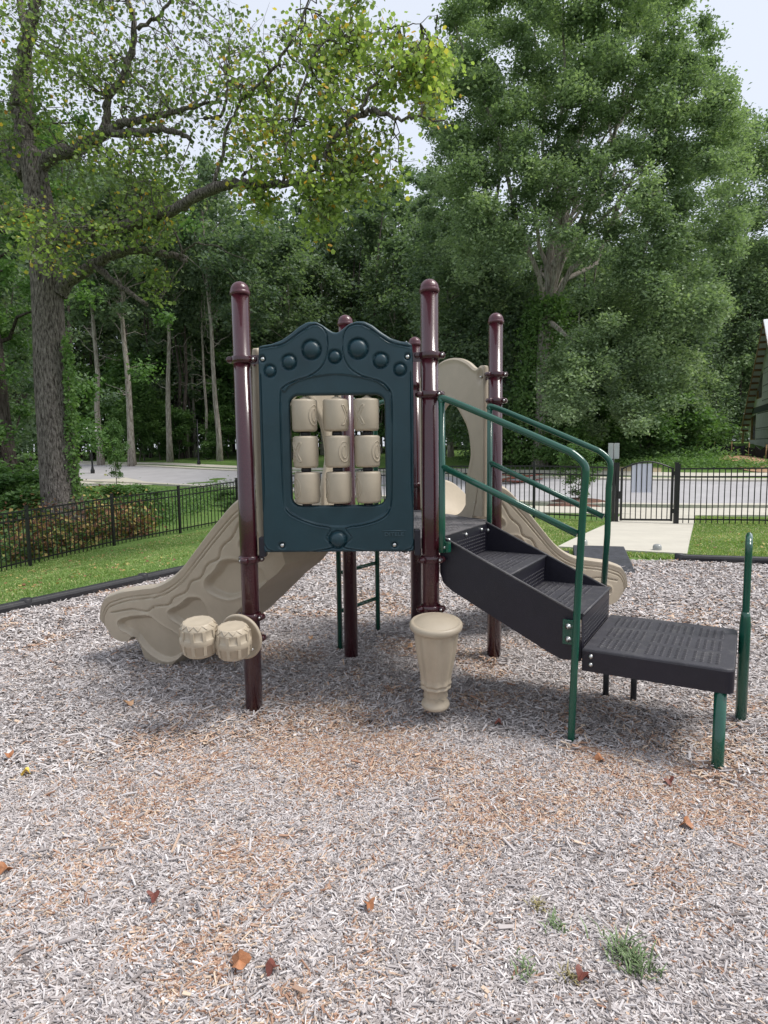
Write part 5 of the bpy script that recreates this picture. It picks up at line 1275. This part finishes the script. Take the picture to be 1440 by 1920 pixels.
def near_leaves():
    rg = np.random.default_rng(9); cl = []
    def add(poly, n, D, per, r, y):    # polygon of pixels, clump count, distance range, leaves per clump, radius, yellowing plus sunlit brightness put into the tint
        for x_, y_ in poly_sample(poly, n, rg): cl.append((*dep(x_, y_, rg.uniform(*D)), per*rg.uniform(.5, 1.5), r*rg.uniform(.7, 1.3), y))
    add([(100, -40), (440, -40), (440, 230), (330, 260), (240, 180), (110, 120)], 80, (13.5, 18), 30, .55, 0)
    add([(70, 90), (240, 110), (330, 220), (300, 300), (150, 290), (70, 250)], 40, (14.5, 17.5), 58, .45, .25)
    add([(-40, -40), (110, -40), (90, 250), (-40, 330)], 34, (14, 18), 60, .5, .1)
    add([(160, 280), (330, 260), (390, 330), (330, 380), (200, 370), (120, 340)], 36, (14, 17), 55, .45, .1)
    add([(-20, 330), (150, 350), (190, 440), (140, 520), (60, 480), (-20, 440)], 26, (13, 16), 55, .36, .35)
    add([(120, 380), (300, 370), (390, 430), (330, 470), (180, 470)], 20, (14, 15.5), 48, .34, .3)
    add([(60, -20), (220, -30), (210, 170), (90, 210)], 14, (15, 18), 45, .4, .1)
    add([(230, 490), (310, 500), (320, 560), (250, 560)], 6, (14.5, 15.5), 60, .28, .1)
    add([(420, 60), (560, 20), (640, 90), (640, 200), (430, 240)], 54, (12.5, 15), 36, .38, .35)
    add([(540, 40), (700, 40), (800, 80), (838, 110), (826, 200), (740, 210), (600, 190)], 66, (11.8, 13.5), 44, .36, .85)
    add([(430, 230), (640, 200), (700, 280), (660, 350), (540, 330), (430, 320)], 60, (12, 13.8), 52, .36, .6)
    add([(620, 230), (740, 240), (760, 330), (680, 370), (600, 350)], 22, (12, 13.2), 44, .34, .6)
    add([(560, 330), (640, 350), (630, 440), (585, 440), (570, 380)], 15, (12, 12.8), 60, .26, .6)
    add([(450, 340), (520, 350), (500, 420), (460, 400)], 9, (12.8, 13.4), 50, .26, .8)
    add([(720, 100), (835, 90), (815, 200), (740, 200)], 26, (11.6, 12.4), 42, .28, .95)
    add([(640, -10), (700, 0), (690, 60), (600, 60)], 6, (12, 13), 50, .3, .5)
    cl = np.array(cl); n = len(cl); cnt = (cl[:, 3]*.98).astype(int); idx = np.repeat(np.arange(n), cnt); N = len(idx)
    off = rg.normal(0, 1, (N, 3))*cl[idx, 4][:, None]*np.array([.62, .62, .5]); C = cl[idx, :3]+off; C[:, 2] -= .12*rg.random(N)
    sz = .088*rg.uniform(.7, 1.35, N); t, b, v = rot_frames(N, .15, rg); s = sz[:, None]
    pr = [(-.5, 0, 0), (-.22, .45, .07), (.40, .34, .03), (.36, 0, -.02), (.40, -.34, .03), (-.22, -.45, .07)]
    V = np.stack([C+t*s*a+b*s*c+v*s*d for a, c, d in pr], 1).reshape(-1, 3); o = np.arange(N)[:, None]*6
    F = np.concatenate([o+np.array([[0, 1, 2, 3]]), o+np.array([[0, 3, 4, 5]])])
    y = cl[idx, 5]; base = rg.random(n)[idx]*.35+rg.random(N)*.36+y*.36
    yel = rg.random(N) < (.012+.028*(y > .2)*1)*(1+4*(rg.random(n)[idx] > .8)); ti = np.where(yel, rg.uniform(.90, 1, N), np.clip(base, 0, .88))
    arr_mesh('crown', V, F, NEARL, nt_, {'tint': np.r_[ti, ti]})
    m = MB()
    for c in cl:
        d = np.linalg.norm(ALL-c[:3], axis=1); a = ALL[np.argmin(d)]
        if d.min() > .1: m.tube(wiggle(a, c[:3], 5, .14, .03, rg), np.linspace(.016, .006, 5), 4, cap=False)
        for k in range(6): m.tube(wiggle(c[:3], c[:3]+rg.normal(0, .75, 3)*c[4]*np.array([1, 1, .8]), 4, .12, rg=rg), [.007, .005, .0035, .002], 3, cap=False)
    tw = m.build('twigs', BARK, nt_); tw['kind'] = 'stuff'
near_leaves()
o = ivy([dep(140, 960, 16.9), dep(136, 880, 16.85), dep(132, 760, 16.8), dep(124, 640, 16.75)], [.12, .10, .08, .04], 2000, .09, 'ivy', 'ivy climbing the right side of the big near trunk', 6, .5, .06)
# two more trunks at the left edge
for px, D, r, lab, rz in ((22, 21, .42, 'dark thick trunk at the left edge behind the big tree', 0), (-55, 23, .38, 'dark trunk just beyond the left edge', 2)):
    p = dep(px, 950, D); z = tz(p[0], p[1]); th = thing('edge_tree', (p[0], p[1], z), lab, 'tree'); rg = np.random.default_rng(px+99)
    m = MB(); T = wiggle((p[0], p[1], z-.4), (p[0]-.9, p[1], z+13), 8, .02, rg=rg); m.tube(T, np.linspace(r*1.1, r*.5, 8), 14)
    c = np.stack([p[0]+rg.normal(0, 1.9, 90), p[1]+rg.normal(0, 1.4, 90), z+rg.uniform(1.2, 13, 90)], 1)
    for q in c[::4]: m.tube(wiggle(T[min(7, int((q[2]-z)/13*7))], q, 5, .12, rg=rg), np.linspace(.08, .02, 5), 5, cap=False)
    m.build('trunk', BARKD, th)
    V, F, idx, P = blob_cards(c, rg.uniform(.35, .75, 90), 200, .15, rg=rg); arr_mesh('crown', V, F, BUSHL if px > 0 else WOODL, th, {'tint': np.clip(rg.random(90)[idx]*.45+rg.random(len(F))*.4, 0, 1)})

# ---- grass blades on the lawn, fallen leaves, weeds
def blades():
    rg = np.random.default_rng(12); n = 620000
    th = rg.uniform(-.72, .72, n); d = np.sqrt(rg.uniform(4.2**2, 17.5**2, n)); x = CAM[0]+d*np.sin(th); y = CAM[1]+d*np.cos(th)
    sd = border_sd(x, y); k = (sd < -.10) & (rg.random(n) < np.clip(10/d, .25, 1))
    fe = (y-10.2)+(x-6.9)*.30; L_ = (x+6.93)*(12.08-10.03)-(y-10.03)*(-6.02+6.93)        # inside the fence
    backf = (x+3.72)*(-10.43+15.3)+(y-15.3)*(5.62+3.72)
    k &= (backf < 0) | (x > 6.5); k &= ~((x > 6.5) & (fe > 3))
    wk = [tuple(g[:2]) for g in (gp(1040, 1026), gp(1147, 975), gp(1165, 960), gp(1306, 960), gp(1304, 975), gp(1294, 1040))]; k &= ~inside(x, y, wk)
    rpoly = [tuple(q) for q in (pp[0:1][0], )] if False else None
    x, y = x[k], y[k]; n = len(x); z = terr(x, y); dd = np.hypot(x-CAM[0], y-CAM[1])
    h = rg.uniform(.018, .042, n)*(1+.5*(vnoise(x, y, .5, 41)-.5)); w = (.0025+.0009*dd)*rg.uniform(.7, 1.3, n); a = rg.random(n)*2*pi; le = rg.normal(0, .018, (n, 2))
    c = np.stack([x, y, z-.005], 1); t = np.stack([np.cos(a)*w, np.sin(a)*w, 0*w], 1); up = np.stack([le[:, 0], le[:, 1], h], 1)
    V = np.stack([c-t, c+t, c+t*.35+up, c-t*.35+up], 1).reshape(-1, 3)
    left = x < 0
    ti = np.clip(rg.random(n)*.5+vnoise(x, y, .8, 42)*.35+np.where(left, 0, .18), 0, 1); dry = (rg.random(n) < .05+.10*(sm(.55, .8, vnoise(x, y, .7, 43)))+np.where(left, 0, .05)); ti = np.where(dry, 1, ti*.9)
    mt = leafmat('grass_blades', [(0, (.13, .205, .06)), (.5, (.22, .315, .10)), (.9, (.38, .46, .18)), (1, (.55, .49, .28))], .3)
    o = arr_mesh('grass', V, np.arange(4*n).reshape(n, 4), mt, attrs={'tint': ti}); tag(o, 'short mown lawn grass around the mulch bed', kind='stuff')
blades()
def rough():
    """weeds and ivy behind the left fence, autumn-coloured patch included"""
    rg = np.random.default_rng(13); C, S_, T = [], [], []
    def patch(pxs, n, hmax, size, t0, t1, r=.5):
        for x_, y_ in poly_sample(pxs, n, rg):
            p = gp(x_, y_, 70); m_ = 42; o = rg.normal(0, r, (m_, 3)); o[:, 2] = np.abs(rg.normal(0, hmax*.5, m_)); C.append(p+o); S_.append(np.full(m_, size)); T.append(rg.uniform(t0, t1, m_))
    patch([(0, 1010), (60, 985), (210, 955), (430, 905), (440, 940), (330, 975), (140, 1020), (0, 1060)], 420, .38, .10, 0, .9, .30)
    patch([(0, 915), (150, 922), (300, 924), (430, 924), (440, 935), (200, 960), (0, 990)], 300, .25, .12, .2, 1, .40)
    patch([(900, 868), (1330, 862), (1330, 852), (900, 856)], 420, .55, .18, .1, .9, .9)
    patch([(1130, 872), (1420, 880), (1440, 872), (1200, 862)], 160, .3, .14, .3, 1, .8)
    C = np.concatenate(C); S_ = np.concatenate(S_); T = np.concatenate(T); V, F = kites(C, S_*rg.uniform(.5, 1.5, len(C)), .5, .5, rg)
    o = arr_mesh('weeds', V, F, BUSHL, attrs={'tint': T}); tag(o, 'rough weeds and ivy beyond the fences', kind='stuff')
    C, T = [], []
    for x_, y_ in poly_sample([(20, 1000), (100, 955), (170, 950), (290, 985), (300, 1005), (200, 1020), (120, 1035), (20, 1060)], 165, rg):
        p = gp(x_, y_, 40); m_ = 40; o = rg.normal(0, .22, (m_, 3)); o[:, 2] = np.abs(rg.normal(0, .35, m_)); C.append(p+o); T.append(rg.random(m_))
    C = np.concatenate(C); V, F = kites(C, .10*rg.uniform(.6, 1.4, len(C)), .3, .8, rg); o = arr_mesh('fallen_vine', V, F, DEADL, attrs={'tint': np.concatenate(T)}); tag(o, 'brown and yellow autumn leaves of a dying vine behind the left fence', kind='stuff')
rough()
def litter():
    rg = np.random.default_rng(14); P = []
    for poly, n in (([(0, 1120), (0, 1085), (200, 1040), (430, 985), (420, 1010), (330, 1060)], 260), ([(1300, 1035), (1440, 1040), (1440, 1000), (1310, 1000)], 40), ([(0, 1085), (60, 1070), (400, 990), (380, 1000), (40, 1085)], 140)):
        for x_, y_ in poly_sample(poly, n, rg): p = gp(x_, y_, 30); P.append(p+(0, 0, .035))
    P = np.array(P); V, F = kites(P, .042*rg.uniform(.5, 1.4, len(P)), 1.5, .8, rg); o = arr_mesh('leaf_litter', V, F, DEADL, attrs={'tint': rg.uniform(.35, .9, len(P))}); tag(o, 'small dry leaves scattered over the lawn', kind='stuff')
litter()
fl_ = [(18, 1430, .9, 'rust', 'rust coloured leaf at the left edge of the mulch'), (50, 1463, .9, 'yellow', 'bright yellow leaf near the left edge of the mulch'), (290, 1700, .9, 'red', 'dark red leaf on grey chips, lower left'), (450, 1826, 1.2, 'rust', 'large orange-brown leaf at the bottom, right of centre left'),
 (512, 1838, .9, 'red', 'curled red-brown leaf beside the large orange one at the bottom'), (692, 1718, .9, 'rust', 'small orange leaf at the middle of the lower mulch'), (1125, 1438, 1, 'rust', 'orange leaf just below the green rail foot'), (1254, 1481, .9, 'red', 'red-brown leaf left of the platform leg foot'),
 (1285, 1564, 1.2, 'rust', 'broad orange leaf below the platform leg'), (1092, 1852, .9, 'red', 'dark red leaf beside the bottom weeds'), (583, 1205, .9, 'tan', 'pale orange leaf under the deck, left of the rear post'), (935, 1369, .9, 'red', 'reddish leaf in front of the conga drum, to its right'),
 (10, 1650, 1.0, 'rust', 'orange leaf cut by the left edge, lower mulch'), (243, 1330, 1.3, 'tan', 'tan leaf beneath the barrel drums'), (770, 1222, 1.0, 'tan', 'tan leaf just left of the conga drum'), (1120, 1056, 1.2, 'rust', 'orange leaf near the end of the right slide')]
LC = {'rust': (.36, .155, .07), 'yellow': (.66, .46, .09), 'red': (.17, .05, .035), 'tan': (.50, .30, .17)}; LM = {k: mat(k+'_leaf', v, .6, var=.25, vscale=60) for k, v in LC.items()}
for i, (px, py, s_, c, lab) in enumerate(fl_):
    p = gp(px, py)+np.array([0, 0, .040]); m = MB(); a0 = i*1.7; R = .024*s_; n = 20; vs = [(0, 0, .004)]
    for k in range(n): a = k*2*pi/n; r = R*(.80+.13*math.cos(a*5)+.14*math.sin(3*a+i)+.08*math.sin(2*a+i*2)); vs.append((r*math.cos(a+a0), r*math.sin(a+a0), .014*math.sin(2*a+i)))
    m.add([np.array(v) for v in vs], [(0, 1+k, 1+(k+1) % n) for k in range(n)]); st_ = m.v
    o = m.build('fallen_leaf', LM[c]); o.location = tuple(p); o.rotation_euler = (rng.normal(0, .2), rng.normal(0, .2), 0); q = o.modifiers.new('s', 'SOLIDIFY'); q.thickness = .0012
    tag(o, lab, 'leaf', 'fallen leaves on the mulch')
for i, (px, py, s_, n, lab) in enumerate([(1165, 1805, 1.0, 60, 'largest tuft of green weed at the lower right'), (1200, 1832, .85, 45, 'second weed tuft, touching the largest one on its right'), (1043, 1752, .6, 22, 'small upright green sprig above the others'), (1012, 1715, .6, 22, 'faded brownish tuft, the farthest one'), (984, 1836, .65, 26, 'small tuft left of the largest weed'), (1068, 1850, .6, 18, 'dry straw coloured tuft at the bottom')]):
    p = gp(px, py); rg = np.random.default_rng(300+i); m = MB()
    for k in range(int(n*1.6)):
        a = rg.random()*2*pi; L = rg.uniform(.035, .075)*s_; o = rg.normal(0, .024, 2)*s_; e = L*rg.uniform(.3, 1.0); w_ = .0022
        c0 = np.array([o[0], o[1], 0]); d_ = np.array([math.cos(a), math.sin(a), 0]); s = np.array([-d_[1], d_[0], 0])*w_; P = [c0, c0+d_*e*.35+np.array([0, 0, L*.6]), c0+d_*e+np.array([0, 0, L*.85])]
        m.add([P[0]-s, P[0]+s, P[1]+s, P[1]-s, P[2]], [(0, 1, 2, 3), (3, 2, 4)])
    o = m.build('weed_tuft', mat('weed_green', (.16, .23, .10), .7, var=.5, vscale=40) if i not in (3, 5) else mat('weed_dry', (.30, .26, .12), .7, var=.4, vscale=40)); o.location = tuple(p+np.array([0, 0, .01])); tag(o, lab, 'weed', 'weed tufts in the mulch')
